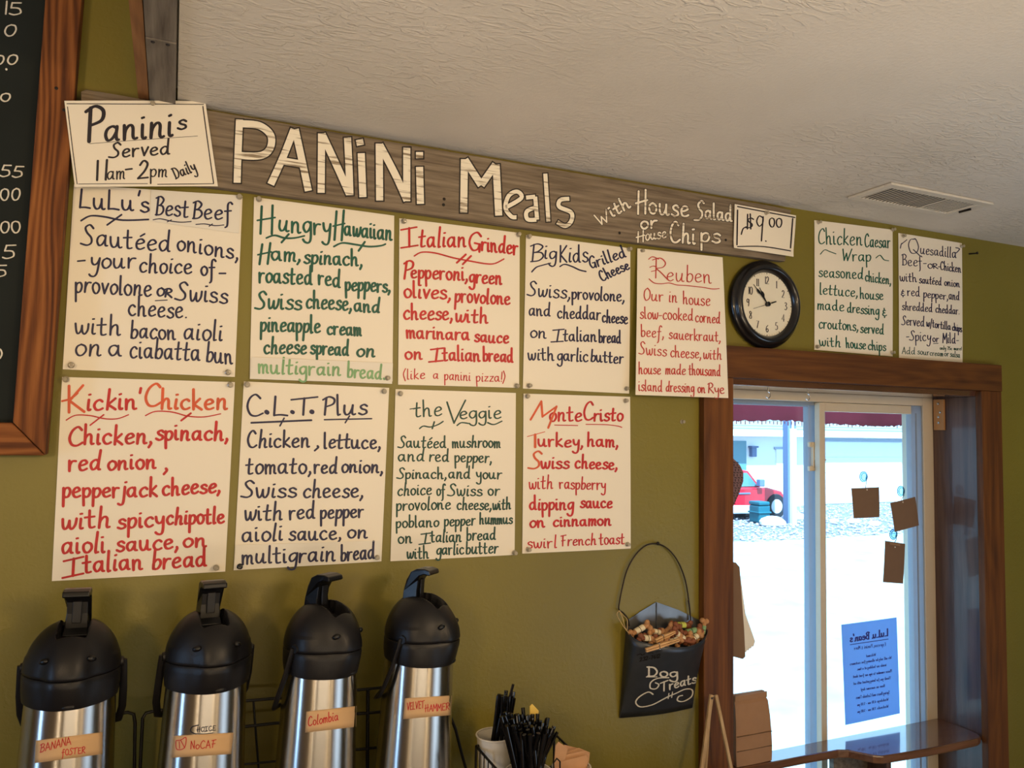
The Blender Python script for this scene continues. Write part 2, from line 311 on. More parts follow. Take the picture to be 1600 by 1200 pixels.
# ------------------------------------------------------------------ the setting
OX0, OX1, OZ0, OZ1 = 1.285, 2.197, 0.55, 1.87       # window opening
CZ = 2.347
b = MB()
b.box((-3.0, 0, -0.0), (OX0 - 0.021, 0.25, 2.9)); b.box((OX1 + 0.021, 0, 0), (4.6, 0.25, 2.9)); b.box((OX0 - 0.021, 0, 0), (OX1 + 0.021, 0.25, OZ0)); b.box((OX0 - 0.021, 0, OZ1 + 0.021), (OX1 + 0.021, 0.25, 2.9))
tag(b.build('wall_back', M['wall']), kind='structure')
b = MB().box((-0.012, -5, CZ), (4.6, 0.0, CZ + 0.12)); tag(b.build('ceiling', M['ceiling']), kind='structure')
b = MB().box((-3.0, -5, 2.8), (-0.012, 0.0, 2.9)); b.box((-0.07, -5, CZ + 0.03), (-0.012, 0, 2.8)); tag(b.build('ceiling', M['paint_white']), kind='structure')
tag(MB().box((-3.1, -5.1, -0.1), (4.7, 0.0, 0.0)).build('floor', M['floor']), kind='structure')
tag(MB().box((-3.1, -5.1, 0), (-3.0, 0.25, 2.9)).build('wall_left', M['dark_wall']), kind='structure')
tag(MB().box((4.6, -5.1, 0), (4.7, 0.25, 2.9)).build('wall_right', M['wall']), kind='structure')
tag(MB().box((-3.1, -5.1, 0), (4.7, -5.0, 2.9)).build('wall_front', M['dark_wall']), kind='structure')

# boarded underside of the bulkhead edge at the left of the ceiling
tr = tag(empty('trim_1', (-0.04, 0, CZ)), kind='structure')
def rel(o, root):
    o.parent = root; o.matrix_parent_inverse = root.matrix_world.inverted() if root.type != 'EMPTY' or True else None
    return o
def part(mb, name, mat, root, **k):                  # world-space mesh parented to a root anywhere
    o = mb.build(name, mat, **k); bpy.context.view_layer.update(); o.parent = root; o.matrix_parent_inverse = root.matrix_world.inverted(); return o
part(MB().box((-0.058, -0.275, CZ - 0.012), (-0.015, -0.002, CZ + 0.01)), 'plank', M['barn_y'], tr)
part(MB().box((-0.058, -4.9, CZ - 0.010), (-0.015, -0.278, CZ + 0.01)), 'plank', M['barn_y'], tr)
part(MB().box((-0.077, -4.9, CZ - 0.008), (-0.0595, -0.002, CZ + 0.05)), 'edge_strip', M['trim_y'], tr)
for x in (-0.048, -0.027):
    part(MB().lathe([(0.0035, 0), (0.002, -0.002)], 8, Matrix.Translation((x, -0.268, CZ - 0.012))), 'nail', M['iron'], tr)

# window casing boards
def board(name, a, b_, mat, bevel=0.002):
    return tag(MB().box(a, b_).build(name, mat, bevel=bevel), kind='structure')
board('trim_2', (1.182, -0.021, 0.3), (1.271, 0.0, 1.886), M['casing_v'])
board('trim_3', (2.187, -0.021, 0.3), (2.276, 0.0, 1.886), M['casing_v'])
board('trim_4', (1.182, -0.0225, 1.8865), (2.278, 0.0, 1.966), M['casing_h'])
jt = tag(empty('trim_5', (1.74, 0.07, OZ1)), kind='structure')
part(MB().box((OX1, -0.002, OZ0), (OX1 + 0.02, 0.25, OZ1)), 'jamb_board', M['jamb'], jt, bevel=0.001)
part(MB().box((OX0 - 0.02, -0.002, OZ0), (OX0, 0.25, OZ1)), 'jamb_board', M['jamb'], jt, bevel=0.001)
M['soffit'] = wood('varnished_head_board', (66, 40, 30), (90, 58, 44), (106, 72, 54), 'X', rough=0.16, coat=0.9, rings=0.25, knots=0.2, bump=0.05); M['soffit'].node_tree.nodes['Principled BSDF'].inputs['Coat IOR'].default_value = 2.1
part(MB().box((OX0, -0.002, OZ1), (OX1, 0.25, OZ1 + 0.02)), 'head_board', M['soffit'], jt, bevel=0.001)

# ------------------------------------------------------------------ the window
wn = tag(empty('window_1', (1.74, 0.18, 0.55)), kind='structure')
Y0 = 0.147
fr = MB()
fr.box((OX1 - 0.046, Y0, OZ0), (OX1, 0.225, OZ1)); fr.box((OX0, Y0, OZ0), (OX0 + 0.046, 0.225, OZ1))
fr.box((OX0 + 0.046, Y0, OZ1 - 0.026), (OX1 - 0.046, 0.225, OZ1)); fr.box((OX0 + 0.046, Y0, OZ0), (OX1 - 0.046, 0.225, OZ0 + 0.05))
part(fr, 'window_frame', M['vinyl'], wn, bevel=0.002)
part(MB().box((OX0 + 0.046, 0.172, OZ1 - 0.036), (OX1 - 0.046, 0.178, OZ1 - 0.026)), 'track_rib', M['vinyl_out'], wn)
part(MB().box((OX0 + 0.046, 0.181, OZ1 - 0.034), (OX1 - 0.046, 0.183, OZ1 - 0.026)), 'weather_strip', M['pin_black'], wn)
part(MB().box((OX1 - 0.050, Y0 - 0.003, OZ0), (OX1 - 0.043, Y0, OZ1 - 0.022)), 'glazing_bead', M['vinyl'], wn, bevel=0.001)
def sash(name, x0, x1, wl, wr, y0, y1, zt, rt, mat_s, mat_l=None):
    root = part(MB().box((x0 + wl, y0, zt - rt), (x1 - wr, y1, zt)).box((x0 + wl, y0, OZ0 + 0.05), (x1 - wr, y1, OZ0 + 0.09)), name, mat_s, wn, bevel=0.0015)
    part(MB().box((x0, y0, OZ0 + 0.05), (x0 + wl, y1, zt)), 'stile', mat_l or mat_s, root, bevel=0.0015)
    part(MB().box((x1 - wr, y0, OZ0 + 0.05), (x1, y1, zt)), 'stile', M['vinyl_out'], root, bevel=0.0015)
    ym = (y0 + y1) / 2
    part(MB().box((x0 + wl, ym - 0.002, OZ0 + 0.09), (x1 - wr, ym + 0.002, zt - rt)), 'pane', M['glass'], root)
    return root
s_in = sash('sliding_sash', 1.728, OX1 - 0.047, 0.021, 0.044, 0.152, 0.172, OZ1 - 0.027, 0.026, M['vinyl'])
s_out = sash('fixed_sash', OX0 + 0.047, 1.785, 0.04, 0.066, 0.186, 0.208, OZ1 - 0.027, 0.012, M['vinyl_out'])
part(MB().box((OX1 - 0.075, 0.150, OZ0 + 0.05), (OX1 - 0.07, 0.153, OZ1 - 0.05)), 'stile_groove', M['trim_out'], s_in)
part(MB().box((1.748, 0.180, OZ0 + 0.05), (1.752, 0.187, OZ1 - 0.03)), 'stile_groove', M['trim_out'], s_out)
lt = MB(); lz = W(1271, 712, 0.18)
lt.box((lz[0] - 0.006, 0.174, lz[2] - 0.045), (lz[0] + 0.007, 0.186, lz[2] + 0.04)); lt.box((lz[0] - 0.018, 0.176, lz[2] + 0.025), (lz[0] - 0.004, 0.186, lz[2] + 0.04)); lt.box((lz[0] - 0.018, 0.176, lz[2] - 0.045), (lz[0] - 0.004, 0.186, lz[2] - 0.03))
la = part(lt, 'sash_latch', M['vinyl'], wn, bevel=0.002)
part(MB().tube([(lz[0], 0.172, lz[2] - 0.005), (lz[0] + 0.012, 0.165, lz[2] - 0.002), (lz[0] + 0.028, 0.16, lz[2] - 0.012)], 0.0022), 'latch_lever', M['vinyl'], la, smooth=40)
part(MB().box((lz[0] - 0.002, 0.172, lz[2] - 0.035), (lz[0] + 0.003, 0.175, lz[2] - 0.012)), 'latch_slot', M['pin_black'], la)

# ------------------------------------------------------------------ stroke handwriting
# units: 100 = x-height, baseline 0; strokes split by '/', a repeated point is a corner
G = {
'a': "60,84 38,98 12,80 5,40 20,4 42,14 60,58 62,95 62,95 62,36 68,6 80,4", 'b': "8,190 8,190 8,4 8,4 8,60 30,95 55,85 62,50 48,10 25,0 8,14",
'c': "60,84 40,100 15,80 5,44 18,8 40,0 64,16", 'd': "62,80 40,98 12,75 5,38 22,3 45,15 60,60 66,190 66,190 62,60 66,8 80,3",
'e': "8,46 38,54 60,74 44,98 20,88 6,50 15,10 38,0 66,16", 'f': "64,172 46,190 30,168 26,100 24,-50 8,-82/0,92 56,100",
'g': "62,84 40,98 12,78 5,40 22,8 45,22 60,60 63,94 63,94 62,-40 44,-84 16,-80 0,-60", 'h': "8,190 8,190 8,0 8,0 12,60 35,96 52,80 54,20 60,0 74,5",
'i': "8,94 8,94 8,16 18,0 26,6/4,142 15,146", 'j': "20,94 20,-50 5,-85 -20,-74/16,142 28,146", 'k': "8,190 8,0/55,102 10,44 10,44 35,25 64,-2",
'l': "8,190 8,18 18,0 27,3", 'm': "5,96 8,0 8,0 10,60 28,96 42,80 43,0 43,0 46,60 64,96 78,78 78,14 90,2",
'n': "5,96 8,0 8,0 12,60 34,96 52,80 54,18 64,0 76,5", 'o': "35,100 12,82 5,45 20,5 45,2 65,40 58,82 33,99", 'p': "5,94 8,-90 8,-90 8,50 22,90 48,95 62,60 48,12 25,0 8,16",
'r': "5,96 8,0 8,0 10,55 28,92 54,94", 's': "56,84 35,100 12,82 22,58 50,42 55,15 30,-2 2,12", 't': "22,162 20,20 34,0 54,8/-8,96 52,104",
'u': "5,94 6,35 20,2 42,10 58,58 60,94 60,94 60,20 72,0 84,6", 'v': "2,98 28,0 28,0 56,100", 'w': "2,97 10,22 24,0 40,30 46,80 46,80 50,20 66,0 84,40 88,98",
'y': "4,98 10,50 28,30 50,50 60,96 60,96 55,-40 40,-84 15,-84 0,-68", 'z': "5,92 55,95 55,95 5,5 5,5 60,8", 'x': "5,95 58,0/55,98 2,2",
'A': "0,0 36,180 36,180 76,0/12,62 66,66", 'B': "10,176 8,0/-10,164 30,184 62,152 40,104 10,94/10,94 55,90 70,46 45,6 -2,0", 'C': "74,150 50,182 18,150 3,80 18,15 50,0 84,24",
'D': "8,175 8,0/-8,174 50,165 76,90 50,15 -4,0", 'E': "70,172 10,174 10,174 8,0 8,0 72,5/8,90 56,92", 'F': "-5,164 72,180/26,170 20,0/5,84 60,92",
'G': "75,150 50,182 15,145 5,70 28,5 58,20 70,72 70,72 38,76 38,76/70,72 72,-4", 'H': "8,182 4,0/62,190 60,0/-14,88 76,108", 'I': "36,174 32,2/-6,164 76,180/-12,-6 76,8",
'K': "8,180 8,0/70,182 10,78 10,78 76,0", 'L': "6,182 5,4 5,4 40,8 76,2", 'M': "0,0 10,172 10,172 42,60 42,60 82,180 82,180 88,-8", 'N': "0,0 5,175 5,175 60,5 60,5 62,180",
'O': "45,180 10,140 5,60 35,0 75,40 78,130 43,179", 'P': "10,176 5,0/-12,158 30,186 66,160 60,110 10,84", 'Q': "60,176 20,160 2,90 25,5 70,14 86,90 62,176 40,168/45,45 98,-14",
'R': "10,176 5,0/-12,158 35,186 66,150 50,105 8,86 8,86 40,50 78,0", 'S': "76,158 50,186 20,160 30,115 60,70 60,25 30,0 -14,10", 'T': "40,172 38,0/-15,164 95,182",
'U': "5,180 5,40 30,0 60,30 64,180", 'V': "0,180 38,0 38,0 88,192", 'W': "0,176 25,0 25,0 48,112 48,112 70,0 70,0 112,182",
'0': "35,170 10,140 5,60 25,2 50,10 65,80 58,150 33,169", '1': "20,170 20,0", '2': "5,130 30,170 60,138 42,70 0,2 0,2 72,6", '3': "5,150 35,170 58,138 30,95 30,95 64,55 35,0 0,18",
'4': "50,0 50,170 50,170 0,50 0,50 75,52", '5': "62,168 14,165 14,165 8,98 8,98 50,90 58,30 25,0 0,14", '6': "58,160 20,120 5,50 30,0 60,35 45,82 10,55", '7': "0,165 60,168 60,168 20,0",
'8': "50,150 25,168 8,135 52,60 45,5 12,8 10,50 50,115 52,150", '9': "62,120 35,168 8,130 25,85 58,115 62,160 58,60 50,0",
',': "12,14 14,0 0,-34", '.': "8,4 12,6", '-': "0,54 46,58", "'": "8,192 2,150", '!': "10,180 8,45/8,4 10,8", '(': "34,190 5,90 30,-30", ')': "0,190 30,90 4,-34", '/': "50,190 0,-30",
'&': "46,96 14,92 18,58 38,52 38,52 8,40 8,8 40,0 58,16/28,132 28,108/30,-8 30,-32", ':': "8,10 10,12/8,80 10,82", '+': "0,60 60,60/30,95 30,20",
}
ADV = {}
GP = {}
for ch, s_ in G.items():
    st = [[tuple(float(v) for v in p.split(',')) for p in q.split()] for q in s_.split('/')]
    GP[ch] = st; ADV[ch] = (max(p[0] for q in st for p in q) + 20)
GP['\u00e9'] = GP['e'] + [[(28, 124), (56, 152)]]; ADV['\u00e9'] = ADV['e']
ADV[' '] = 62
def catmull(pts, n=5):
    if len(pts) < 3: return [tuple(p) for p in pts]
    segs = [[pts[0]]]
    for p in pts[1:]:
        if abs(p[0] - segs[-1][-1][0]) < 1e-9 and abs(p[1] - segs[-1][-1][1]) < 1e-9: segs.append([p])
        else: segs[-1].append(p)
    out = []
    for sg in segs:
        if len(sg) < 3: o = list(sg)
        else:
            q = [sg[0]] + sg + [sg[-1]]; o = []
            for i in range(1, len(q) - 2):
                p0, p1, p2, p3 = q[i - 1:i + 3]
                for k in range(n):
                    t = k / n
                    o.append(tuple(0.5 * ((2 * p1[j]) + (-p0[j] + p2[j]) * t + (2 * p0[j] - 5 * p1[j] + 4 * p2[j] - p3[j]) * t * t + (-p0[j] + 3 * p1[j] - 3 * p2[j] + p3[j]) * t ** 3) for j in (0, 1)))
            o.append(q[-1])
        out += o if not out else o[1:]
    return out
def layout(text, x0, y0, x1, y1, xh, jitter=1.0, mirror=False, rnd=random):
    """strokes (lists of pixel points) of one word written from (x0,y0) to (x1,y1)"""
    tot = sum(ADV[c] for c in text) - 20
    ux, uy = (x1 - x0) / tot, (y1 - y0) / tot
    L = math.hypot(x1 - x0, y1 - y0)
    if abs(y1 - y0) > 0.3 * abs(x1 - x0) or mirror:
        vx, vy = (0, -1) if mirror else ((y1 - y0) / L, -(x1 - x0) / L)
    else:
        dx, dy = 1130 - x0, -20000 - y0; q = math.hypot(dx, dy); vx, vy = dx / q, dy / q
    out = []; cx = 0
    for c in text:
        if c != ' ':
            sy = xh / 100 * (1 + jitter * rnd.uniform(-0.05, 0.05)); oy = jitter * rnd.uniform(-4, 4); sl = jitter * rnd.uniform(-0.05, 0.07)
            for st in GP[c]:
                st2 = [(p[0] + jitter * rnd.uniform(-1.2, 1.2), p[1] + jitter * rnd.uniform(-1.2, 1.2)) for p in st]
                for i in range(1, len(st)):
                    if st[i] == st[i - 1]: st2[i] = st2[i - 1]
                cu = catmull(st2)
                out.append([(x0 + ux * (cx + gx + sl * gy) + vx * sy * (gy + oy), y0 + uy * (cx + gx + sl * gy) + vy * sy * (gy + oy)) for gx, gy in cu])
        cx += ADV[c]
    return out
def bvh_of(objs):
    vs = []; fs = []
    bpy.context.view_layer.update()
    for o in objs:
        n = len(vs); mw = o.matrix_world
        vs += [mw @ v.co for v in o.data.vertices]; fs += [tuple(n + i for i in p.vertices) for p in o.data.polygons]
    return BVHTree.FromPolygons(vs, fs)
DEFY = [None]
def on_surface(bv, px, py, off, miny=-0.4):
    d = ray(px, py); d = d / np.linalg.norm(d); h = bv.ray_cast(Vector(CAM), Vector(d))
    if h[0] is None: return Vector(W(px, py, DEFY[0])) if DEFY[0] is not None else None
    return h[0] - Vector(d) * off
def ribbons(mb, strokes, w, bv, off=0.0006, nib=True, mi=0, cap=6, square=0):
    """flat marker strokes lying on the surface in bv"""
    for st in strokes:
        ww = w
        if len(st) == 1: st = [st[0], (st[0][0] + 0.1, st[0][1])]
        if len(st) > 2:                                   # break the stroke where it turns a corner
            cut = None
            for i in range(1, len(st) - 1):
                ax, ay, bx, by = st[i][0] - st[i - 1][0], st[i][1] - st[i - 1][1], st[i + 1][0] - st[i][0], st[i + 1][1] - st[i][1]
                q = math.hypot(ax, ay) * math.hypot(bx, by)
                if q > 1e-9 and (ax * bx + ay * by) / q < 0.55: cut = i; break
            if cut:
                ribbons(mb, [st[:cut + 1], st[cut:]], w, bv, off, nib, mi, cap, square); continue
        if square:
            def ext(a, c):
                q = math.hypot(a[0] - c[0], a[1] - c[1]) or 1; return (a[0] + (a[0] - c[0]) / q * square, a[1] + (a[1] - c[1]) / q * square)
            st = [ext(st[0], st[1])] + list(st[1:-1]) + [ext(st[-1], st[-2])]
        n = len(st); A = []; Bp = []
        ang0 = ang1 = 0; wid = []
        for i in range(n):
            a = st[max(i - 1, 0)]; c = st[min(i + 1, n - 1)]; tx, ty = c[0] - a[0], c[1] - a[1]; q = math.hypot(tx, ty) or 1; tx /= q; ty /= q
            k = (0.70 + 0.36 * abs(0.25 * tx + 0.97 * ty)) if nib else 1.0
            h = ww * k / 2; wid.append(h)
            A.append((st[i][0] - ty * h, st[i][1] + tx * h)); Bp.append((st[i][0] + ty * h, st[i][1] - tx * h))
            if i == 0: ang0 = math.atan2(ty, tx)
            if i == n - 1: ang1 = math.atan2(ty, tx)
        c0 = [(st[0][0] + math.cos(ang0 + PI / 2 + PI * k / cap) * wid[0], st[0][1] + math.sin(ang0 + PI / 2 + PI * k / cap) * wid[0]) for k in range(1, cap)]
        c1 = [(st[-1][0] + math.cos(ang1 - PI / 2 + PI * k / cap) * wid[-1], st[-1][1] + math.sin(ang1 - PI / 2 + PI * k / cap) * wid[-1]) for k in range(1, cap)]
        if square: c0 = []; c1 = []
        allp = A + Bp + c0 + c1
        P3 = [on_surface(bv, p[0], p[1], off) for p in allp]
        if any(p is None for p in P3):
            good = [p for p in P3 if p is not None]
            if len(good) < len(P3) * 0.5: continue
            yav = sum(p.y for p in good) / len(good)
            P3 = [Vector(W(*allp[i], yav)) if p is None else p for i, p in enumerate(P3)]
        fs = [(i, i + 1, n + i + 1, n + i) for i in range(n - 1)]
        b0 = 2 * n; b1 = 2 * n + cap - 1
        if not square: fs.append(tuple([0] + list(range(b0, b0 + cap - 1)) + [n]))
        if not square: fs.append(tuple([2 * n - 1] + list(range(b1, b1 + cap - 1)) + [n - 1]))
        mb.add(P3, fs, mi)
        off += 0.0000015
    return mb
def lettering(parent, items, o, s_, surf, mat, width, name='lettering', label=None, off=0.0006, jitter=1.0):
    """items: (word,x0,y0,x1,y1,xh[,w]) or ('~', [(x,y),..][,w]) in the frame px = o + s*item"""
    bv = bvh_of([surf] + ([parent] if parent is not surf and parent.type == 'MESH' else [])); mb = MB(); ox, oy = o; s1 = s_ * 1.2
    ys_ = [(surf.matrix_world @ v.co).y for v in surf.data.vertices]; DEFY[0] = sum(ys_) / len(ys_) - 0.001
    for it in items:
        if it[0] == '~':
            pts = catmull([(ox + s_ * p[0], oy + s_ * p[1]) for p in it[1]]); w = it[2] if len(it) > 2 else width
            ribbons(mb, [pts], w * s1, bv, off)
        else:
            t, x0, y0, x1, y1, xh = it[:6]; w = it[6] if len(it) > 6 else width
            ribbons(mb, layout(t, ox + s_ * x0, oy + s_ * y0, ox + s_ * x1, oy + s_ * y1, xh * s_, jitter), w * s1, bv, off)
    DEFY[0] = None
    ob = part(mb, name, mat, parent, recalc=False)
    if label: ob['label'] = label
    return ob

# ------------------------------------------------------------------ paper sheets
def sheet(name, px, ys=(-0.002,) * 4, bulge=0.0015, mat=None, thick=0.0004, n=12, parent=None, curl=None):
    """px: corner pixels tl,tr,br,bl each lifted off the wall plane by ys"""
    c = [Vector(W(*p, y)) for p, y in zip(px, ys)]
    vs = []; fs = []
    r = random.Random(int(px[0][0])); ph = r.uniform(0, 6)
    for j in range(n + 1):
        for i in range(n + 1):
            s_, t = i / n, j / n
            p = (c[0] * (1 - s_) + c[1] * s_) * (1 - t) + (c[3] * (1 - s_) + c[2] * s_) * t
            p = p.copy(); p.y -= bulge * (4 * s_ * (1 - s_)) * (0.6 + 0.4 * math.sin(ph + 5 * t)) + bulge * 0.4 * (4 * t * (1 - t))
            if curl: p.y -= curl * max(0, t - 0.75) ** 2 * 16
            vs.append(p)
    m0 = (n + 1) ** 2
    back = [(v.x, v.y + thick, v.z) for v in vs]
    id_ = lambda i, j: j * (n + 1) + i
    for j in range(n):
        for i in range(n):
            q = (id_(i, j), id_(i, j + 1), id_(i + 1, j + 1), id_(i + 1, j)); fs.append(q); fs.append(tuple(m0 + k for k in q[::-1]))
    bd = [id_(i, 0) for i in range(n)] + [id_(n, j) for j in range(n)] + [id_(n - i, n) for i in range(n)] + [id_(0, n - j) for j in range(n)]
    for a, b_ in zip(bd, bd[1:] + bd[:1]): fs.append((a, b_, b_ + m0, a + m0))
    mb = MB().add([tuple(v) for v in vs] + back, fs)
    if parent is not None: return part(mb, name, mat or M['paper'], parent, smooth=40)
    o = mb.build(name, mat or M['paper'], smooth=40)
    return atbase(o, (c[3] + c[2]) / 2)
PINN = []
def pin(px, py, y, label, dark=False):
    p = W(px, py, y); T = Matrix.Translation(p) @ Matrix.Rotation(PI / 2, 4, 'X') @ Matrix.Rotation(random.uniform(-0.15, 0.15), 4, 'Y')
    pm = M['pin_black'] if dark else M['pin']
    r = empty('pushpin', p, Matrix.Translation(p)); tag(r, label, 'pushpin', 'pushpins holding the menu sheets')
    part(MB().lathe([(0.0052, 0.0002), (0.0055, 0.001), (0.0036, 0.0026), (0.0030, 0.0062), (0.0042, 0.0082), (0.0040, 0.0095), (0.002, 0.0100)], 14, T), 'head', pm, r, smooth=35)
    part(MB().lathe([(0.0005, -0.006), (0.0005, 0.0002)], 6, T), 'needle', M['chrome'], r)

def crop(o, s_, pts): return [(o[0] + s_ * p[0], o[1] + s_ * p[1]) for p in pts]
I_ = 'ink'
SH = []
#@SHEETS
# Beef
o, k = (80, 280), 0.26667
q = sheet('menu_sheet', [(115.5, 288), (379, 306), (367, 589), (98, 577)]); tag(q, 'beef menu sheet in navy marker below the small opening-hours sign', 'menu sheet', 'menu sheets on the wall')
patch = sheet('paper_patch', crop(o, k, [(585, 62), (1112, 95), (1100, 318), (578, 245)]), (-0.0045,) * 4, 0.001, M['paper2'], parent=q, n=5); patch['label'] = 'white correction strip behind the words Best Beef'
lettering(q, [('LuLu\'s', 165, 165, 570, 192, 60, 11), ('~', [(175, 243), (230, 215), (310, 220), (420, 240), (570, 236)], 11), ('~', [(328, 268), (412, 208)], 11),
 ('Saut\u00e9ed', 185, 383, 695, 425, 62), ('onions,', 735, 412, 1090, 470, 58), ('~', [(155, 480), (198, 476)]), ('your', 228, 518, 490, 520, 60), ('choice', 515, 545, 822, 555, 56), ('of', 875, 562, 962, 570, 50), ('~', [(985, 552), (1022, 552)]),
 ('provolone', 140, 660, 585, 685, 60), ('OR', 618, 682, 705, 692, 27), ('~', [(610, 712), (680, 708)], 6), ('Swiss', 735, 705, 1030, 728, 60), ('cheese.', 452, 795, 790, 815, 60),
 ('with', 138, 905, 405, 915, 60), ('bacon', 465, 930, 728, 938, 56), ('aioli', 775, 937, 1000, 945, 60), ('on', 138, 1035, 290, 1035, 66), ('a', 335, 1035, 410, 1038, 62), ('ciabatta', 460, 1045, 870, 1064, 62), ('bun', 908, 1070, 1062, 1080, 60)], o, k, q, M['navy'], 10.5)
lettering(q, [('Best', 612, 208, 800, 222, 58), ('Beef', 830, 228, 1060, 238, 56), ('~', [(597, 238), (640, 232), (700, 245), (760, 252), (820, 248)], 6), ('~', [(680, 250), (705, 238)], 6), ('~', [(848, 265), (900, 262), (960, 272), (1012, 268)], 6), ('~', [(925, 276), (945, 262)], 6)], o, k, patch, M['navy'], 10)
# Hawaiian
o, k = (380, 300), 0.25845
q = sheet('menu_sheet', [(397, 308), (616, 337), (613, 596), (390, 592)], curl=0.002); tag(q, 'Hawaiian ham menu sheet in green marker with a pale strip at the foot', 'menu sheet', 'menu sheets on the wall')
patch = sheet('paper_patch', crop(o, k, [(50, 998), (905, 1035), (900, 1160), (42, 1130)]), (-0.0052,) * 4, 0.001, M['paper2'], parent=q, n=5); patch['label'] = 'pasted strip with pale green words'
lettering(q, [('H', 100, 248, 192, 250, 88), ('ungry', 212, 235, 525, 262, 66), ('H', 548, 288, 608, 290, 92), ('awaiian', 612, 262, 898, 292, 58), ('~', [(140, 278), (190, 262), (250, 278), (310, 278), (370, 265)]), ('~', [(232, 305), (275, 255)]), ('~', [(548, 330), (600, 308), (680, 318), (760, 330), (830, 325), (860, 315)]), ('~', [(698, 355), (735, 302)]),
 ('H', 95, 438, 162, 435, 66), ('am,', 170, 412, 340, 420, 55), ('spinach,', 368, 430, 715, 448, 53), ('roasted', 95, 545, 415, 560, 58), ('red', 455, 555, 585, 577, 56), ('peppers,', 618, 592, 885, 605, 50),
 ('Swiss', 80, 705, 350, 710, 58), ('cheese,', 380, 700, 650, 715, 56), ('and', 672, 722, 822, 728, 48), ('pineapple', 105, 840, 465, 850, 54), ('cream', 508, 858, 712, 868, 46), ('cheese', 125, 975, 380, 978, 52), ('spread', 408, 978, 635, 990, 48), ('on', 685, 992, 795, 995, 46)], o, k, q, M['green'], 12)
lettering(q, [('multigrain', 92, 1095, 588, 1110, 50), ('bread', 630, 1120, 835, 1130, 48), ('~', [(850, 1128), (853, 1131)])], o, k, patch, M['lgreen'], 11, label='pale green lettering')
# Grinder
o, k = (610, 330), 0.2333
q = sheet('menu_sheet', [(624, 341), (812, 364), (811, 606), (622, 601)]); tag(q, 'pepperoni grinder menu sheet in red marker with bracketed last line', 'menu sheet', 'menu sheets on the wall')
lettering(q, [('I', 85, 242, 185, 235, 75), ('talian', 192, 240, 505, 240, 66), ('G', 522, 260, 600, 270, 70), ('rinder', 610, 262, 852, 290, 58), ('~', [(160, 300), (210, 275), (300, 280), (420, 312), (540, 335), (640, 352), (700, 350), (760, 320)], 10), ('~', [(445, 345), (505, 290)], 13), ('~', [(485, 355), (540, 300)], 13),
 ('P', 90, 452, 142, 450, 64), ('epperoni,', 138, 445, 512, 465, 54), ('green', 530, 477, 745, 488, 54), ('olives,', 92, 575, 398, 590, 56), ('provolone', 432, 607, 800, 625, 54), ('cheese,', 88, 722, 410, 728, 56), ('with', 435, 742, 652, 750, 52), ('marinara', 108, 850, 528, 862, 50), ('sauce', 565, 872, 790, 885, 48),
 ('on', 98, 990, 212, 992, 46), ('I', 270, 1008, 350, 1006, 50), ('talian', 352, 1000, 600, 1003, 52), ('bread', 622, 1002, 820, 1010, 50), ('(like', 85, 1125, 230, 1122, 36, 6), ('a', 285, 1120, 320, 1122, 34, 6), ('panini', 362, 1128, 535, 1135, 36, 6), ('pizza!)', 575, 1140, 765, 1142, 36, 6)], o, k, q, M['red'], 12.5)
# Big kids
o, k = (810, 350), 0.23335
q = sheet('menu_sheet', [(822, 367), (985, 388), (983, 615), (817, 607)]); tag(q, 'grilled cheese menu sheet in black marker between the two red upper sheets', 'menu sheet', 'menu sheets on the wall')
lettering(q, [('B', 85, 250, 165, 245, 66), ('ig', 172, 228, 250, 240, 54), ('Kids', 275, 252, 465, 255, 62), ('~', [(90, 320), (120, 290), (165, 275), (215, 262)]), ('~', [(278, 285), (310, 270), (360, 285), (410, 308), (452, 318)]), ('Grilled', 485, 300, 722, 218, 42), ('Cheese', 562, 385, 745, 298, 40),
 ('Swiss,', 68, 480, 342, 498, 54), ('provolone,', 358, 500, 705, 520, 46), ('and', 70, 612, 212, 615, 46), ('cheddar', 262, 630, 548, 640, 46), ('cheese', 562, 657, 730, 668, 44), ('on', 78, 757, 185, 765, 46), ('I', 230, 787, 300, 788, 48), ('talian', 302, 785, 522, 785, 46), ('bread', 540, 793, 685, 798, 44),
 ('with', 65, 910, 238, 912, 48), ('garlic', 262, 914, 465, 922, 46), ('butter', 485, 920, 700, 935, 44)], o, k, q, M['navy'], 9.5)
# Reuben
q = sheet('menu_sheet', [(996, 388), (1129, 402), (1138, 622), (993, 617)], (-0.006, -0.016, -0.034, -0.028), 0.002); tag(q, 'corned beef menu sheet in thin red marker left of the round clock', 'menu sheet', 'menu sheets on the wall')
lettering(q, [('R', 915, 362, 1000, 374, 74), ('~', [(872, 236), (898, 219), (938, 235)], 6), ('~', [(880, 290), (900, 282), (925, 286)], 6), ('~', [(890, 318), (925, 310)], 6), ('euben', 992, 378, 1292, 395, 58), ('~', [(875, 368), (910, 395), (960, 400), (1010, 395), (1060, 408), (1120, 412), (1180, 418), (1240, 425), (1300, 435), (1345, 432)], 6),
 ('Our', 838, 512, 970, 518, 46), ('in', 1008, 522, 1062, 524, 44), ('house', 1102, 534, 1282, 548, 44), ('slow-cooked', 815, 632, 1168, 646, 42), ('corned', 1185, 655, 1350, 665, 40), ('beef,', 822, 752, 970, 762, 42), ('sauerkraut,', 1008, 768, 1350, 788, 40),
 ('Swiss', 812, 872, 990, 884, 44), ('cheese,', 1018, 890, 1220, 900, 40), ('with', 1238, 902, 1360, 908, 38), ('house', 806, 1002, 952, 1005, 40), ('made', 985, 1005, 1118, 1008, 38), ('thousand', 1142, 1010, 1352, 1018, 40), ('island', 805, 1115, 962, 1122, 40), ('dressing', 988, 1120, 1175, 1128, 38), ('on', 1200, 1128, 1250, 1130, 36), ('Rye', 1272, 1130, 1378, 1138, 38)], o, k, q, M['red2'], 6.6)
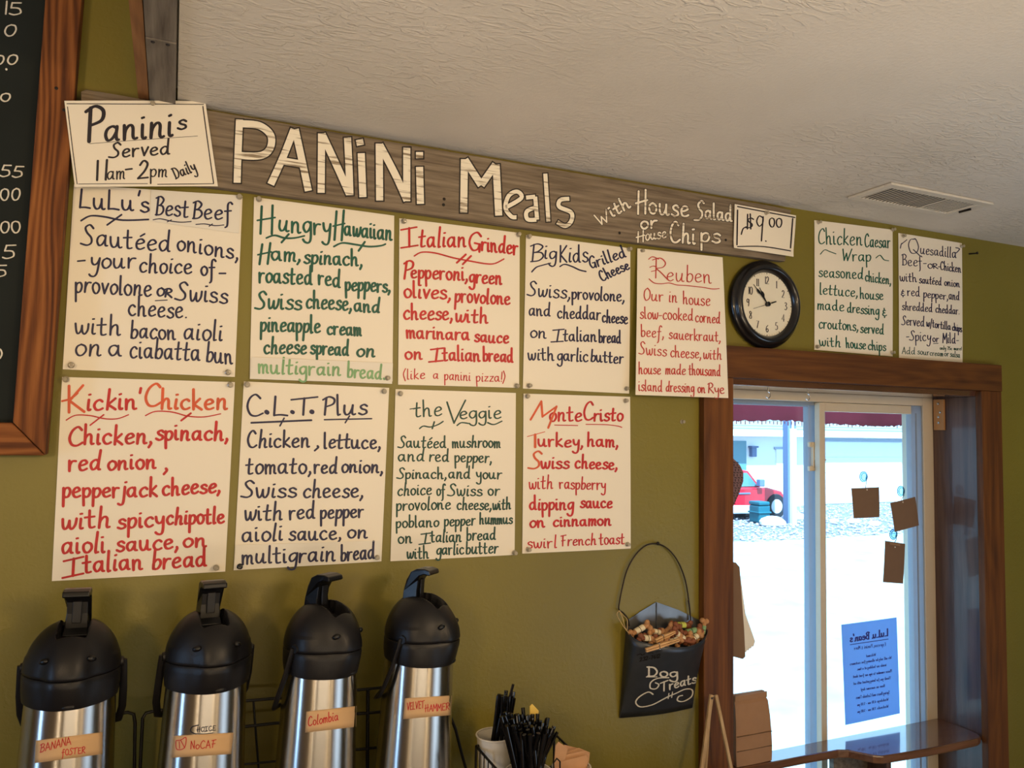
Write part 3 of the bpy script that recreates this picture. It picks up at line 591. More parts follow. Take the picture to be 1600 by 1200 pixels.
# Kickin
o, k = (70, 580), 0.28337
q = sheet('menu_sheet', [(97, 589), (367, 597), (352, 893), (81, 908)]); tag(q, 'chipotle chicken menu sheet in red marker, leftmost of the lower row', 'menu sheet', 'menu sheets on the wall')
lettering(q, [('ickin\'', 230, 215, 528, 205, 58), ('hicken,', 215, 402, 585, 400, 56), ('spinach,', 612, 378, 1005, 382, 52), ('C', 132, 412, 208, 405, 58), ('~', [(118, 270), (170, 243), (250, 245), (330, 262), (400, 262), (462, 240)], 7), ('~', [(250, 298), (325, 240)], 8), ('~', [(555, 245), (610, 222), (700, 225), (790, 248), (880, 252), (970, 235)], 7), ('~', [(752, 272), (805, 232)], 11),
 ('red', 130, 548, 305, 545, 56), ('onion', 345, 545, 612, 535, 50), (',', 655, 545, 672, 545, 60), ('pepperjack', 98, 695, 618, 690, 52), ('cheese,', 648, 686, 962, 667, 50), ('with', 92, 870, 358, 860, 58), ('spicy', 402, 868, 655, 852, 52), ('chipotle', 672, 845, 988, 838, 48),
 ('aioli', 92, 1005, 330, 998, 58), ('sauce,', 395, 995, 730, 978, 52), ('on', 760, 968, 890, 965, 48), ('I', 112, 1135, 212, 1120, 56), ('talian', 215, 1110, 538, 1090, 56), ('bread', 592, 1090, 890, 1072, 54)], o, k, q, M['red'], 13)
lettering(q, [('K', 125, 225, 218, 222, 80), ('~', [(95, 165), (140, 152), (180, 120)]), ('C', 550, 200, 638, 190, 68), ('hicken', 640, 207, 1005, 210, 56)], o, k, q, M['orange'], 13, label='brighter orange-red heading')
# CLT
o, k = (350, 580), 0.2668
q = sheet('menu_sheet', [(381, 596), (608, 606), (596, 877), (365, 891)]); tag(q, 'lettuce and tomato chicken menu sheet in black marker, second of the lower row', 'menu sheet', 'menu sheets on the wall')
patch = sheet('paper_patch', crop(o, k, [(68, 1018), (916, 992), (915, 1114), (57, 1166)]), (-0.0052,) * 4, 0.001, M['paper2'], parent=q, n=5); patch['label'] = 'pasted strip along the foot of the sheet'
lettering(q, [('C', 135, 262, 228, 262, 70), ('~', [(248, 238), (254, 242)], 22), ('L', 288, 262, 372, 262, 64), ('~', [(398, 238), (404, 241)], 20), ('T', 412, 258, 545, 252, 56), ('~', [(513, 237), (517, 239)], 24), ('Plus', 585, 257, 835, 250, 58), ('~', [(160, 302), (512, 287)], 12), ('~', [(328, 320), (352, 275)], 8), ('~', [(588, 284), (865, 278)], 9), ('~', [(710, 302), (735, 262)], 8),
 ('Chicken', 138, 448, 500, 442, 52), (',', 530, 446, 550, 446, 50), ('lettuce,', 585, 450, 912, 452, 50), ('tomato,', 130, 600, 505, 598, 54), ('red', 528, 598, 660, 596, 50), ('onion,', 688, 592, 925, 595, 46), ('Swiss', 110, 740, 422, 738, 54), ('cheese,', 462, 738, 808, 738, 52), ('with', 120, 874, 340, 868, 54), ('red', 382, 866, 530, 862, 52), ('pepper', 565, 862, 815, 856, 48),
 ('aioli', 105, 998, 340, 990, 54), ('sauce,', 380, 990, 680, 985, 50), ('on', 722, 975, 838, 975, 46)], o, k, q, M['navy'], 11)
lettering(q, [('multigrain', 105, 1128, 650, 1110, 54), ('bread', 685, 1110, 880, 1098, 52)], o, k, patch, M['navy'], 11)
# Veggie
o, k = (600, 600), 0.2418
q = sheet('menu_sheet', [(618, 608), (806, 614), (804, 867), (610, 877)]); tag(q, 'mushroom and pepper menu sheet in dark green marker, third of the lower row', 'menu sheet', 'menu sheets on the wall')
lettering(q, [('the', 195, 212, 372, 205, 56), ('~', [(168, 162), (230, 152)], 7), ('V', 402, 252, 518, 250, 78), ('eggie', 488, 225, 755, 222, 50), ('~', [(230, 288), (255, 272), (300, 278), (350, 262), (382, 242)]), ('~', [(312, 288), (325, 245)]), ('~', [(472, 268), (500, 250), (545, 255)]), ('~', [(670, 250), (710, 262), (762, 240)]),
 ('Saut\u00e9ed', 97, 410, 400, 412, 42), ('mushroom', 442, 410, 750, 410, 40), ('and', 92, 500, 258, 498, 44), ('red', 292, 498, 418, 500, 42), ('pepper,', 458, 503, 692, 508, 40), ('Spinach,', 90, 610, 400, 612, 38), ('and', 418, 610, 555, 610, 40), ('your', 598, 612, 758, 612, 40),
 ('choice', 88, 720, 305, 715, 42), ('of', 340, 718, 395, 720, 40), ('Swiss', 418, 722, 632, 722, 42), ('or', 672, 718, 745, 718, 40), ('provolone', 80, 818, 428, 808, 42), ('cheese,', 472, 810, 690, 812, 40), ('with', 702, 812, 818, 808, 38), ('poblano', 78, 928, 352, 922, 40), ('pepper', 390, 918, 588, 912, 40), ('hummus', 618, 905, 828, 902, 38),
 ('on', 92, 1028, 180, 1028, 42), ('I', 237, 1033, 300, 1030, 40), ('talian', 302, 1022, 498, 1018, 42), ('bread', 535, 1010, 720, 1005, 42), ('with', 148, 1128, 288, 1125, 42), ('garlic', 340, 1105, 515, 1098, 42), ('butter', 530, 1097, 735, 1092, 42)], o, k, q, M['dgreen'], 9)
# Monte
o, k = (800, 600), 0.2334
q = sheet('menu_sheet', [(818, 615), (984.5, 620), (985.5, 857), (816, 865)]); tag(q, 'turkey and ham menu sheet in red marker, rightmost of the lower row', 'menu sheet', 'menu sheets on the wall')
lettering(q, [('onte', 250, 248, 465, 247, 54), ('C', 478, 240, 542, 240, 68), ('risto', 548, 248, 740, 245, 50), ('~', [(285, 275), (440, 278)], 6), ('~', [(495, 270), (620, 272), (700, 280), (735, 290)], 6), ('urkey,', 175, 415, 470, 422, 46), ('ham,', 505, 415, 705, 420, 48), ('wiss', 195, 567, 380, 565, 48), ('cheese,', 422, 562, 700, 572, 46),
 ('with', 115, 705, 272, 700, 48, 8), ('raspberry', 318, 700, 625, 707, 42, 8), ('dipping', 118, 842, 408, 842, 48), ('sauce', 458, 828, 668, 828, 44), ('on', 118, 960, 218, 958, 44), ('cinnamon', 275, 955, 662, 945, 42), ('swirl', 100, 1100, 298, 1096, 42, 8), ('French', 330, 1085, 562, 1075, 40, 8), ('toast', 586, 1075, 750, 1070, 42, 8)], o, k, q, M['red'], 12)
lettering(q, [('M', 125, 240, 245, 288, 80), ('~', [(103, 352), (220, 320)], 6), ('~', [(155, 340), (155, 422)], 14), ('S', 120, 570, 192, 568, 62)], o, k, q, M['orange'], 12, label='faded orange-red letters')
# Caesar
o, k = (1130, 330), 0.26875
q = sheet('menu_sheet', [(1272.5, 344), (1394.7, 359), (1394.7, 557), (1272.5, 546.5)]); tag(q, 'chicken wrap menu sheet in green marker right of the round clock', 'menu sheet', 'menu sheets on the wall')
lettering(q, [('Chicken', 552, 190, 808, 198, 48), ('Caesar', 824, 206, 970, 213, 42), ('~', [(565, 250), (590, 225), (620, 235), (655, 248)], 5), ('Wrap', 692, 285, 858, 292, 38), ('~', [(888, 272), (912, 256), (935, 282), (962, 288)], 5),
 ('seasoned', 556, 380, 812, 395, 36), ('chicken,', 826, 407, 973, 425, 32), ('lettuce,', 562, 482, 778, 498, 34), ('house', 796, 508, 930, 516, 33), ('made', 548, 572, 702, 582, 34), ('dressing', 722, 587, 905, 604, 32), ('&', 926, 608, 950, 610, 32), ('croutons,', 556, 680, 782, 695, 34), ('served', 798, 705, 932, 715, 32), ('with', 560, 782, 682, 790, 32), ('house', 715, 794, 828, 802, 31), ('chips', 842, 804, 945, 812, 30)], o, k, q, M['green'], 6)
# Quesadilla
q = sheet('menu_sheet', [(1403.6, 364), (1503, 380), (1504, 567.5), (1404.7, 559)]); tag(q, 'quesadilla menu sheet in black marker, last one before the iron screw hook', 'menu sheet', 'menu sheets on the wall')
lettering(q, [('~', [(1030, 215), (1036, 190), (1045, 185)]), ('~', [(1036, 192), (1068, 166)]), ('Q', 1075, 240, 1142, 250, 48), ('uesadilla', 1146, 247, 1355, 272, 32), ('~', [(1352, 212), (1374, 220), (1356, 242)], 5), ('Beef-', 1042, 312, 1182, 325, 34), ('OR', 1190, 331, 1248, 334, 15), ('-Chicken', 1250, 337, 1382, 357, 27), ('with', 1028, 405, 1125, 412, 28), ('saut\u00e9ed', 1140, 417, 1268, 430, 25), ('onion', 1286, 432, 1375, 442, 24),
 ('&', 1034, 488, 1056, 490, 24), ('red', 1072, 490, 1142, 495, 30), ('pepper,', 1165, 500, 1305, 515, 26), ('and', 1312, 512, 1372, 518, 28), ('shredded', 1040, 574, 1215, 586, 26), ('cheddar.', 1235, 588, 1372, 600, 25), ('Served', 1040, 660, 1168, 670, 30), ('w/tortilla', 1182, 670, 1322, 690, 25), ('chips', 1332, 692, 1387, 702, 23),
 ('-Spicy', 1065, 748, 1205, 757, 32), ('or', 1218, 758, 1252, 760, 22), ('~', [(1222, 770), (1250, 768)], 4), ('Mild-', 1277, 765, 1368, 770, 32)], o, k, q, M['navy'], 4.8)
lettering(q, [('Add', 1040, 828, 1115, 833, 22), ('sour', 1130, 831, 1198, 837, 19), ('cream', 1202, 838, 1278, 843, 17), ('or', 1286, 842, 1312, 843, 17), ('salsa', 1320, 845, 1376, 851, 18), ('only 75c more!', 1260, 804, 1385, 809, 11, 3)], o, k, q, M['dgreen'], 3.6, label='small green last lines')

# ------------------------------------------------------------------ long barn-board sign
sg = MB(); zt0, zb = 2.337, 2.195
px_ = [-0.165, 0.3, 0.9, 1.447]
top = [(-0.168, 2.334), (-0.16, 2.339), (0.3, 2.337), (0.9, 2.336), (1.40, 2.336), (1.462, 2.333), (1.458, 2.325)]; bot = [(1.44, 2.196), (0.9, 2.193), (0.4, 2.196), (-0.1, 2.194), (-0.165, 2.197)]
sg.prism([(x, -0.02, z) for x, z in top + bot], (0, 0.0195, 0))
sign = tag(atbase(sg.build('sign_board', M['barn'], bevel=0.0015), (0.64, -0.01, 2.195)), 'long weathered grey board with white painted lettering under the ceiling', 'sign')
o, k = (330, 170), 0.375
big = [[(118, 45), (112, 180), (108, 308)], [(122, 62), (200, 70), (248, 110), (245, 165), (205, 195), (118, 195)], [(345, 85), (300, 200), (248, 315)], [(350, 85), (375, 200), (405, 342)], [(285, 215), (375, 230)],
 [(460, 102), (458, 350)], [(462, 106), (520, 230), (576, 355)], [(568, 120), (574, 240), (578, 360)], [(617, 128), (622, 152)], [(625, 185), (632, 368)],
 [(700, 145), (702, 382)], [(702, 150), (765, 270), (816, 382)], [(815, 162), (815, 385)], [(868, 180), (868, 206)], [(868, 242), (872, 396)],
 [(1055, 210), (1052, 432)], [(1057, 212), (1125, 318)], [(1125, 318), (1185, 232)], [(1187, 232), (1198, 445)]]
sm = [[(1226, 412), (1292, 372), (1275, 345), (1240, 362), (1226, 412), (1250, 448), (1272, 452)], [(1312, 370), (1350, 366), (1350, 366), (1358, 462)], [(1352, 410), (1315, 428), (1318, 460), (1355, 462)], [(1392, 270), (1405, 470)], [(1492, 375), (1455, 380), (1450, 408), (1500, 432), (1500, 468), (1475, 488), (1442, 472)]]
bvs = bvh_of([sign])
def painted(cu, w, edge, root, sq, lab):
    mbk = MB(); mbw = MB()
    ribbons(mbk, cu, w + 2 * edge, bvs, 0.0006, False, square=edge if sq else 0); ribbons(mbw, cu, w, bvs, 0.0012, False, square=0.01 if sq else 0)
    c = part(mbw, 'painted_letter', M['sign_white'], root, recalc=False); part(mbk, 'letter_outline', M['sign_black'], c, recalc=False)
for grp in ([0, 1], [2, 3, 4], [5, 6, 7], [8, 9], [10, 11, 12], [13, 14], [15, 16, 17, 18]):
    painted([catmull([(o[0] + k * p[0], o[1] + k * p[1]) for p in big[i]], 6) for i in grp], 11.2, 2.1, sign, True, '')
for grp in ([0], [1, 2], [3], [4]):
    painted([catmull([(o[0] + k * p[0], o[1] + k * p[1]) for p in sm[i]], 6) for i in grp], 6.4, 1.8, sign, True, '')
o2, k2 = (900, 280), 0.225
words = [('W', 162, 322, 245, 285, 44), ('ith', 252, 262, 378, 192, 46), ('H', 428, 245, 495, 240, 86), ('ouse', 505, 236, 780, 262, 74), ('S', 832, 285, 885, 272, 66), ('alad', 895, 272, 1082, 292, 56), ('or', 448, 345, 560, 335, 52), ('H', 428, 438, 476, 432, 40), ('ouse', 482, 425, 625, 405, 42), ('C', 655, 442, 722, 440, 80), ('hi', 735, 440, 826, 448, 70), ('ps', 865, 432, 998, 442, 64)]
for w_ in words: painted(layout(w_[0], o2[0] + k2 * w_[1], o2[1] + k2 * w_[2], o2[0] + k2 * w_[3], o2[1] + k2 * w_[4], w_[5] * k2, 0.6), 3.2 if w_[5] > 45 else 2.2, 0.9 if w_[5] > 45 else 0.7, sign, False, '')
for x, y in ((694, 311), (693, 320), (968, 364), (1134, 375), (305, 195), (311, 215)):
    part(MB().lathe([(0.0035, 0), (0.0028, 0.0012), (0.0005, 0.0016)], 10, Matrix.Translation(W(x, y, -0.02)) @ Matrix.Rotation(PI / 2, 4, 'X')), 'nail', M['iron'], sign, smooth=40)

# small signs hung over the board
o, k = (0, 0), 0.25
q = sheet('hours_sign', [(100.5, 157.5), (320.7, 158), (340.5, 291), (117, 292)], (-0.043, -0.026, -0.024, -0.030), 0.002); tag(q, 'white hours sign reading Paninis Served with double inked border', 'sign')
lettering(q, [('P', 550, 885, 642, 880, 120, 20), ('anini', 650, 882, 1078, 850, 92, 17), ('s', 1108, 808, 1160, 805, 58, 13), ('~', [(560, 898), (800, 880), (1235, 850)], 3), ('Served', 690, 985, 1060, 962, 50, 11), ('11', 580, 1126, 660, 1122, 70, 12), ('am', 668, 1122, 778, 1118, 50, 8), ('~', [(785, 1060), (825, 1055)], 12), ('2', 862, 1116, 925, 1112, 64, 12), ('pm', 938, 1103, 1042, 1105, 46, 8), ('Daily', 1100, 1118, 1228, 1066, 40, 8),
 ('~', [(418, 648), (840, 650), (1272, 652)], 5), ('~', [(422, 668), (450, 900), (482, 1150)], 4), ('~', [(1268, 665), (1300, 900), (1335, 1145)], 5), ('~', [(490, 1150), (700, 1148), (922, 1148)], 4), ('~', [(985, 1152), (1160, 1150), (1335, 1148)], 5)], o, k, q, M['black_ink'], 9, jitter=0.6)
o, k = (900, 280), 0.225
q = sheet('price_sign', crop(o, k, [(1102, 172), (1528, 252), (1505, 540), (1092, 478)]), (-0.025, -0.025, -0.036, -0.025), 0.002, curl=0.003); tag(q, 'small white price sign reading nine dollars at the board\'s right end', 'sign')
lettering(q, [('S', 1182, 338, 1232, 335, 36), ('~', [(1192, 245), (1190, 345)]), ('~', [(1210, 242), (1214, 345)]), ('~', [(1148, 382), (1160, 345), (1182, 330)]), ('~', [(1298, 268), (1272, 256), (1255, 292), (1272, 326), (1296, 305), (1300, 262), (1300, 262), (1294, 340), (1288, 428)]), ('~', [(1317, 429), (1320, 431)]), ('0', 1342, 332, 1380, 332, 36), ('0', 1388, 332, 1428, 334, 36),
 ('~', [(1122, 190), (1320, 228), (1520, 266)]), ('~', [(1122, 215), (1120, 340), (1118, 455)]), ('~', [(1505, 275), (1498, 370), (1490, 476)]), ('~', [(1122, 468), (1300, 468), (1490, 498)])], o, k, q, M['black_ink'], 8, jitter=0.5)

# pins, each named by its sheet
PINS = [((80, 280), 0.26667, [(1103, 105, 'top right', 'beef'), (117, 1090, 'bottom left', 'beef'), (1035, 1132, 'bottom right', 'beef')]),
 ((380, 300), 0.25845, [(95, 45, 'top left', 'Hawaiian ham'), (870, 1125, 'bottom right', 'Hawaiian ham')]),
 ((610, 330), 0.2333, [(88, 68, 'top left', 'pepperoni'), (858, 158, 'top right', 'pepperoni'), (845, 1170, 'bottom right', 'pepperoni')]),
 ((810, 350), 0.23335, [(68, 85, 'top left', 'grilled cheese'), (740, 170, 'top right', 'grilled cheese'), (70, 1082, 'bottom left', 'grilled cheese'), (722, 1102, 'bottom right', 'grilled cheese'), (822, 182, 'top left', 'corned beef'), (1345, 255, 'top right', 'corned beef')]),
 ((70, 580), 0.28337, [(117, 45, 'top left', 'chipotle chicken'), (1022, 75, 'top right', 'chipotle chicken'), (945, 1083, 'bottom right', 'chipotle chicken')]),
 ((350, 580), 0.2668, [(135, 78, 'top left', 'lettuce and tomato'), (938, 118, 'top right', 'lettuce and tomato'), (895, 1090, 'bottom right', 'lettuce and tomato')]),
 ((600, 600), 0.2418, [(105, 62, 'top left', 'mushroom'), (842, 1090, 'bottom right', 'mushroom')]),
 ((800, 600), 0.2334, [(102, 82, 'top left', 'turkey and ham'), (758, 112, 'top right', 'turkey and ham'), (108, 1108, 'bottom left', 'turkey and ham'), (772, 1072, 'bottom right', 'turkey and ham')]),
 ((1130, 330), 0.26875, [(552, 65, 'top left', 'chicken wrap'), (985, 108, 'top right', 'chicken wrap'), (545, 788, 'bottom left', 'chicken wrap'), (980, 822, 'bottom right', 'chicken wrap'), (1045, 145, 'top left', 'quesadilla'), (1385, 205, 'top right', 'quesadilla')])]
for o, k, lst in PINS:
    for x, y, where, who in lst:
        pin(o[0] + k * x, o[1] + k * y, -0.0045, 'clear pushpin at the %s corner of the %s sheet' % (where, who))
pin(374.5, 885, -0.0065, 'black pushpin at the bottom left corner of the lettuce and tomato sheet', True)
pin(238, 163, -0.0315, 'clear pushpin at the top edge of the Paninis hours sign')
pin(1196.5, 333, -0.0265, 'clear pushpin at the top edge of the nine dollar sign')
pin(1065, 659, -0.0005, 'clear pushpin alone on the green wall above the bucket')

# ------------------------------------------------------------------ chalkboard at the left
cb = tag(empty('chalkboard', (-0.65, -0.02, 1.69)), 'large dark chalkboard in a rough cedar frame, cut off by the left edge', 'chalkboard')
def fb(poly, mat): return part(MB().prism([(x, -0.036, z) for x, z in poly], (0, 0.035, 0)), 'frame_board', mat, cb, bevel=0.0025)
xo = lambda z: -0.192 + (z - 1.694) * 0.025
xi = lambda z: -0.2415 + (z - 1.748) * 0.0195
fb([(xo(1.694), 1.694), (xo(2.7), 2.7), (xi(2.645), 2.645), (xi(1.748), 1.7485)], M['frame_board'])
fb([(xo(1.694) - 0.001, 1.6935), (xi(1.748) - 0.001, 1.748), (-1.10, 1.748), (-1.155, 1.6935)], M['frame_board_h'])
fb([(xo(2.7) - 0.001, 2.7005), (xi(2.645) - 0.001, 2.6455), (-1.08, 2.6455), (-1.135, 2.7005)], M['frame_board_h'])
fb([(-1.156, 1.694), (-1.1015, 1.7485), (-1.0815, 2.645), (-1.136, 2.70)], M['frame_board'])
sl = part(MB().prism([(-0.22, -0.018, 1.73), (-0.2, -0.018, 2.67), (-1.11, -0.018, 2.67), (-1.13, -0.018, 1.73)], (0, 0.014, 0)), 'slate_panel', M['slate'], cb)
ws = [('15', 12, 88, 132, 92, 44), ('0', 20, 225, 92, 225, 40), ('00', -40, 402, 102, 402, 34), ('~', [(39, 432), (41, 434)], 11), ('0', 0, 632, 60, 632, 30)]
ws2 = [('55', 0, 460, 56, 462, 17), ('00', 0, 521, 50, 521, 18), ('00', 0, 606, 52, 606, 18), ('5', 6, 674, 36, 674, 20), ('5', -10, 720, 16, 720, 18), ('0', -20, 935, 5, 935, 16)]
c1 = lettering(cb, ws, (0, 0), 0.25, sl, M['chalk'], 9, 'chalk_figures')
c2 = lettering(cb, ws2, (0, 0), 0.6, sl, M['chalk'], 3.6, 'chalk_figures')
for x, y in ((88, 138), (100, 172)):
    p = W(x, y, -0.036); part(MB().lathe([(0.003, -0.001), (0.003, 0.0006), (0.001, 0.001)], 8, Matrix.Translation(p) @ Matrix.Rotation(PI / 2, 4, 'X')), 'nail', M['iron'], cb)

# ------------------------------------------------------------------ wall clock
cc = W(1202, 473, -0.03); cc = (cc[0] + 0.004, 0.0, cc[2] - 0.002)
ck = tag(empty('wall_clock', cc, Matrix.Translation(cc)), 'round black wall clock with cream dial under the price sign', 'clock')
TC = Matrix.Translation(cc) @ Matrix.Rotation(PI / 2, 4, 'X')
R_ = 0.1125
part(MB().lathe([(R_ - 0.01, 0.0005), (R_, 0.004), (R_ + 0.001, 0.012), (R_ - 0.004, 0.019), (R_ - 0.008, 0.021), (R_ - 0.009, 0.025), (R_ - 0.014, 0.031), (R_ - 0.020, 0.033), (R_ - 0.024, 0.031), (R_ - 0.027, 0.025), (R_ - 0.030, 0.022), (R_ - 0.031, 0.016), (0.02, 0.016)], 96, TC, cap=False), 'rim', M['clock_black'], ck, smooth=50)
dial = part(MB().lathe([(R_ - 0.0305, 0.0145), (R_ - 0.0305, 0.0168), (1e-6, 0.0168)], 72, TC, cap=False), 'dial', M['dial'], ck)
def dpt(r, a, d=0.0172): return (cc[0] + r * math.sin(a), -d, cc[2] + r * math.cos(a))
dm = MB(); RD = R_ - 0.031
def dstroke(mb, pts, w, d=0.0172):
    n = len(pts); A = []
    for i in range(n):
        a = pts[max(i - 1, 0)]; c = pts[min(i + 1, n - 1)]; tx, tz = c[0] - a[0], c[1] - a[1]; L_ = math.hypot(tx, tz) or 1; tx /= L_; tz /= L_
        h = w / 2 * (0.35 + 0.75 * abs(tz)); A += [(pts[i][0] - tz * h, -d, pts[i][1] + tx * h), (pts[i][0] + tz * h, -d, pts[i][1] - tx * h)]
    mb.add(A, [(2 * i, 2 * i + 1, 2 * i + 3, 2 * i + 2) for i in range(n - 1)])
for h in range(1, 13):
    a = 2 * PI * h / 12; s_ = 0.0112 / 100; t = str(h); wd_ = (sum(ADV[c] for c in t) - 20) * 1.12
    x = cc[0] + math.sin(a) * RD * 0.76 - wd_ * s_ / 2; z = cc[2] + math.cos(a) * RD * 0.76 - 85 * s_
    for c in t:
        for st in GP[c]: dstroke(dm, [(x + p[0] * 1.12 * s_, z + p[1] * s_) for p in catmull(st, 6)], 0.0026)
        if c == '1': dstroke(dm, [(x + 6 * s_, z + 145 * s_), (x + 22 * s_, z + 168 * s_)], 0.0012); dm.add([(x + 4 * s_, -0.0172, z), (x + 42 * s_, -0.0172, z), (x + 42 * s_, -0.0172, z + 6 * s_), (x + 4 * s_, -0.0172, z + 6 * s_)], [(0, 1, 2, 3)])
        x += ADV[c] * 1.12 * s_
for k_ in range(60):
    a = 2 * PI * k_ / 60; r0, r1 = RD * 0.955, RD * (0.985 if k_ % 5 else 0.995); w_ = 0.0003 if k_ % 5 else 0.0012
    dx, dz = math.cos(a) * w_, -math.sin(a) * w_; p0 = dpt(r0, a); p1 = dpt(r1, a)
    dm.add([(p0[0] - dx, p0[1], p0[2] - dz), (p0[0] + dx, p0[1], p0[2] + dz), (p1[0] + dx, p1[1], p1[2] + dz), (p1[0] - dx, p1[1], p1[2] - dz)], [(0, 1, 2, 3)])
part(dm, 'dial_figures', M['black_ink'], ck, recalc=False)
def hand(a, prof, d, name):
    mb = MB(); pts = []
    for r, w_ in prof: pts.append((r, w_))
    poly = [(r, w_) for r, w_ in pts] + [(r, -w_) for r, w_ in reversed(pts)]
    mb.prism([(cc[0] + r * math.sin(a) + w_ * math.cos(a), -d, cc[2] + r * math.cos(a) - w_ * math.sin(a)) for r, w_ in poly], (0, 0.0008, 0))
    return part(mb, name, M['gloss_black'], ck)
hand(math.radians(-32), [(-0.005, 0.0012), (0.02, 0.0012), (0.026, 0.0045), (0.033, 0.0045), (0.038, 0.0012), (0.048, 0.0006)], 0.0195, 'hour_hand')
hand(math.radians(-44), [(-0.006, 0.0012), (0.034, 0.001), (0.04, 0.0034), (0.046, 0.003), (0.05, 0.001), (0.066, 0.0004)], 0.0208, 'minute_hand')
hand(math.radians(252), [(-0.028, 0.0016), (-0.012, 0.0018), (-0.01, 0.0006), (0.05, 0.0004)], 0.0222, 'second_hand')
part(MB().lathe([(0.0062, 0.017), (0.0062, 0.024), (0.004, 0.0252)], 20, TC), 'hub', M['gloss_black'], ck, smooth=40)

# ------------------------------------------------------------------ ceiling air vent
vc = [W(1324, 302, CZ, 2), W(1412, 282, CZ, 2), W(1550, 317, CZ, 2), W(1473, 335, CZ, 2)]
vx0, vx1, vy0, vy1 = 1.532, 1.895, -0.268, -0.138
vt = tag(empty('air_vent', (1.7, -0.2, CZ), Matrix.Translation((1.7, -0.2, CZ))), 'white slatted air vent set in the ceiling above the chicken wrap sheet', 'vent')
bw = 0.022
for a, b_ in (((vx0, vy0), (vx1, vy0 + bw)), ((vx0, vy1 - bw), (vx1, vy1)), ((vx0, vy0 + bw), (vx0 + bw, vy1 - bw)), ((vx1 - bw * 1.5, vy0 + bw), (vx1, vy1 - bw))):
    part(MB().box((a[0], a[1], CZ - 0.007), (b_[0], b_[1], CZ - 0.0005)), 'frame_side', M['vent'], vt, bevel=0.002)
part(MB().box((vx0 + bw, vy0 + bw, CZ - 0.0015), (vx1 - bw, vy1 - bw, CZ - 0.0005)), 'duct_opening', M['vent_dark'], vt)
ns = 26
for i in range(ns):
    x = vx0 + bw + 0.004 + i * (vx1 - vx0 - 2.5 * bw - 0.008) / (ns - 1); T = Matrix.Translation((x, 0, CZ - 0.0045)) @ Matrix.Rotation(-0.75 if i < 17 else -0.12, 4, 'Y')
    part(MB().box((-0.0042, vy0 + bw, -0.0006), (0.0042, vy1 - bw, 0.0006), T), 'slat', M['vent'], vt)
part(MB().box((vx1 - 0.026, -0.222, CZ - 0.012), (vx1 - 0.022, -0.190, CZ - 0.006)), 'lever', M['iron'], vt)

# ------------------------------------------------------------------ hardware round the window
p = W(1515, 397, 0.0)
hk = MB().tube([(p[0] - 0.004, -0.001, p[2]), (p[0] - 0.002, -0.012, p[2] - 0.001), (p[0], -0.022, p[2] - 0.002)], 0.0022).tube([(p[0], -0.022, p[2] - 0.002), (p[0] + 0.001, -0.026, p[2] - 0.001)], 0.004)
tag(atbase(hk.build('wall_screw', M['iron'], smooth=40), p), 'black iron screw in the green wall right of the quesadilla sheet', 'screw')
for i, (x, y, lab) in enumerate(((1200, 603, 'larger cup hook under the window head, left of the two'), (1262, 611, 'faint cup hook under the window head above the centre stile'))):
    p = W(x, y - 5, OZ1, 2) if False else W(x, y, 0.075 + 0.02 * i); p = (p[0], 0.075 + 0.02 * i, OZ1)
    pts = [(p[0], p[1], OZ1), (p[0], p[1], OZ1 - 0.008)] + [(p[0] + 0.0075 * math.sin(t) - 0.0, p[1], OZ1 - 0.017 + 0.0085 * math.cos(t)) for t in [0.2 + 0.45 * j for j in range(10)]]
    tag(atbase(MB().tube(pts, 0.0011, 8).build('cup_hook', M['chrome'], smooth=40), p), lab, 'hook', 'cup hooks under the window head')
pl = tag(empty('bracket_plate', (OX1, 0.12, 1.8), Matrix.Translation((OX1, 0.12, 1.8))), 'small tan wooden plate with screws on the right window jamb', 'bracket')
za, zb_ = W(1467, 625, 0.12)[2] + 0.002, W(1467, 670, 0.12)[2] - 0.004
part(MB().box((OX1 - 0.008, 0.105, zb_), (OX1 - 0.0002, 0.14, za)), 'plate', M['brass_plate'], pl, bevel=0.001)
for t in (0.14, 0.42, 0.57, 0.76):
    z = za + (zb_ - za) * t
    part(MB().lathe([(0.004, 0), (0.0042, 0.002), (0.002, 0.003)], 12, Matrix.Translation((OX1 - 0.008, 0.1225 - (0.006 if t == 0.42 else 0), z)) @ Matrix.Rotation(-PI / 2, 4, 'Y')), 'screw', M['chrome'], pl, smooth=40)

# window shelf
sp = [(OX0 + 0.001, 0.145), (OX0 + 0.001, 0.086), (1.484, 0.083), (1.62, 0.081), (1.711, 0.077), (1.738, 0.066), (1.757, 0.04), (1.772, 0.016), (1.795, 0.002), (1.84, -0.002), (1.953, -0.009), (2.08, -0.012), (2.155, -0.012), (2.178, -0.004), (2.19, 0.01), (OX1 - 0.001, 0.03), (OX1 - 0.001, 0.145)]
tag(atbase(MB().prism([(x, y, 0.885) for x, y in sp], (0, 0, -0.022)).build('window_shelf', M['shelf'], bevel=0.004), (1.74, 0.08, 0.863)), 'varnished brown shelf with a curved front edge across the window', 'shelf')
br = tag(empty('shelf_support', (1.78, 0.05, 0.5), Matrix.Translation((1.78, 0.05, 0.5))), 'plank and dark post holding up the window shelf from below', 'bracket')
p0 = W(1303, 1195, 0.10); p1 = W(1360, 1195, 0.10); p2 = W(1370, 1195, 0.06)
part(MB().box((p0[0], 0.10, 0.55), (p1[0], 0.118, 0.8625)), 'plank', M['barn_y'], br, bevel=0.001)
part(MB().box((p1[0] - 0.012, 0.035, 0.55), (p1[0] + 0.006, 0.099, 0.8625)), 'post', M['jamb'], br, bevel=0.001)
part(MB().box((p0[0] - 0.02, 0.03, 0.5501), (p1[0] + 0.02, 0.13, 0.56)), 'foot', M['jamb'], br)

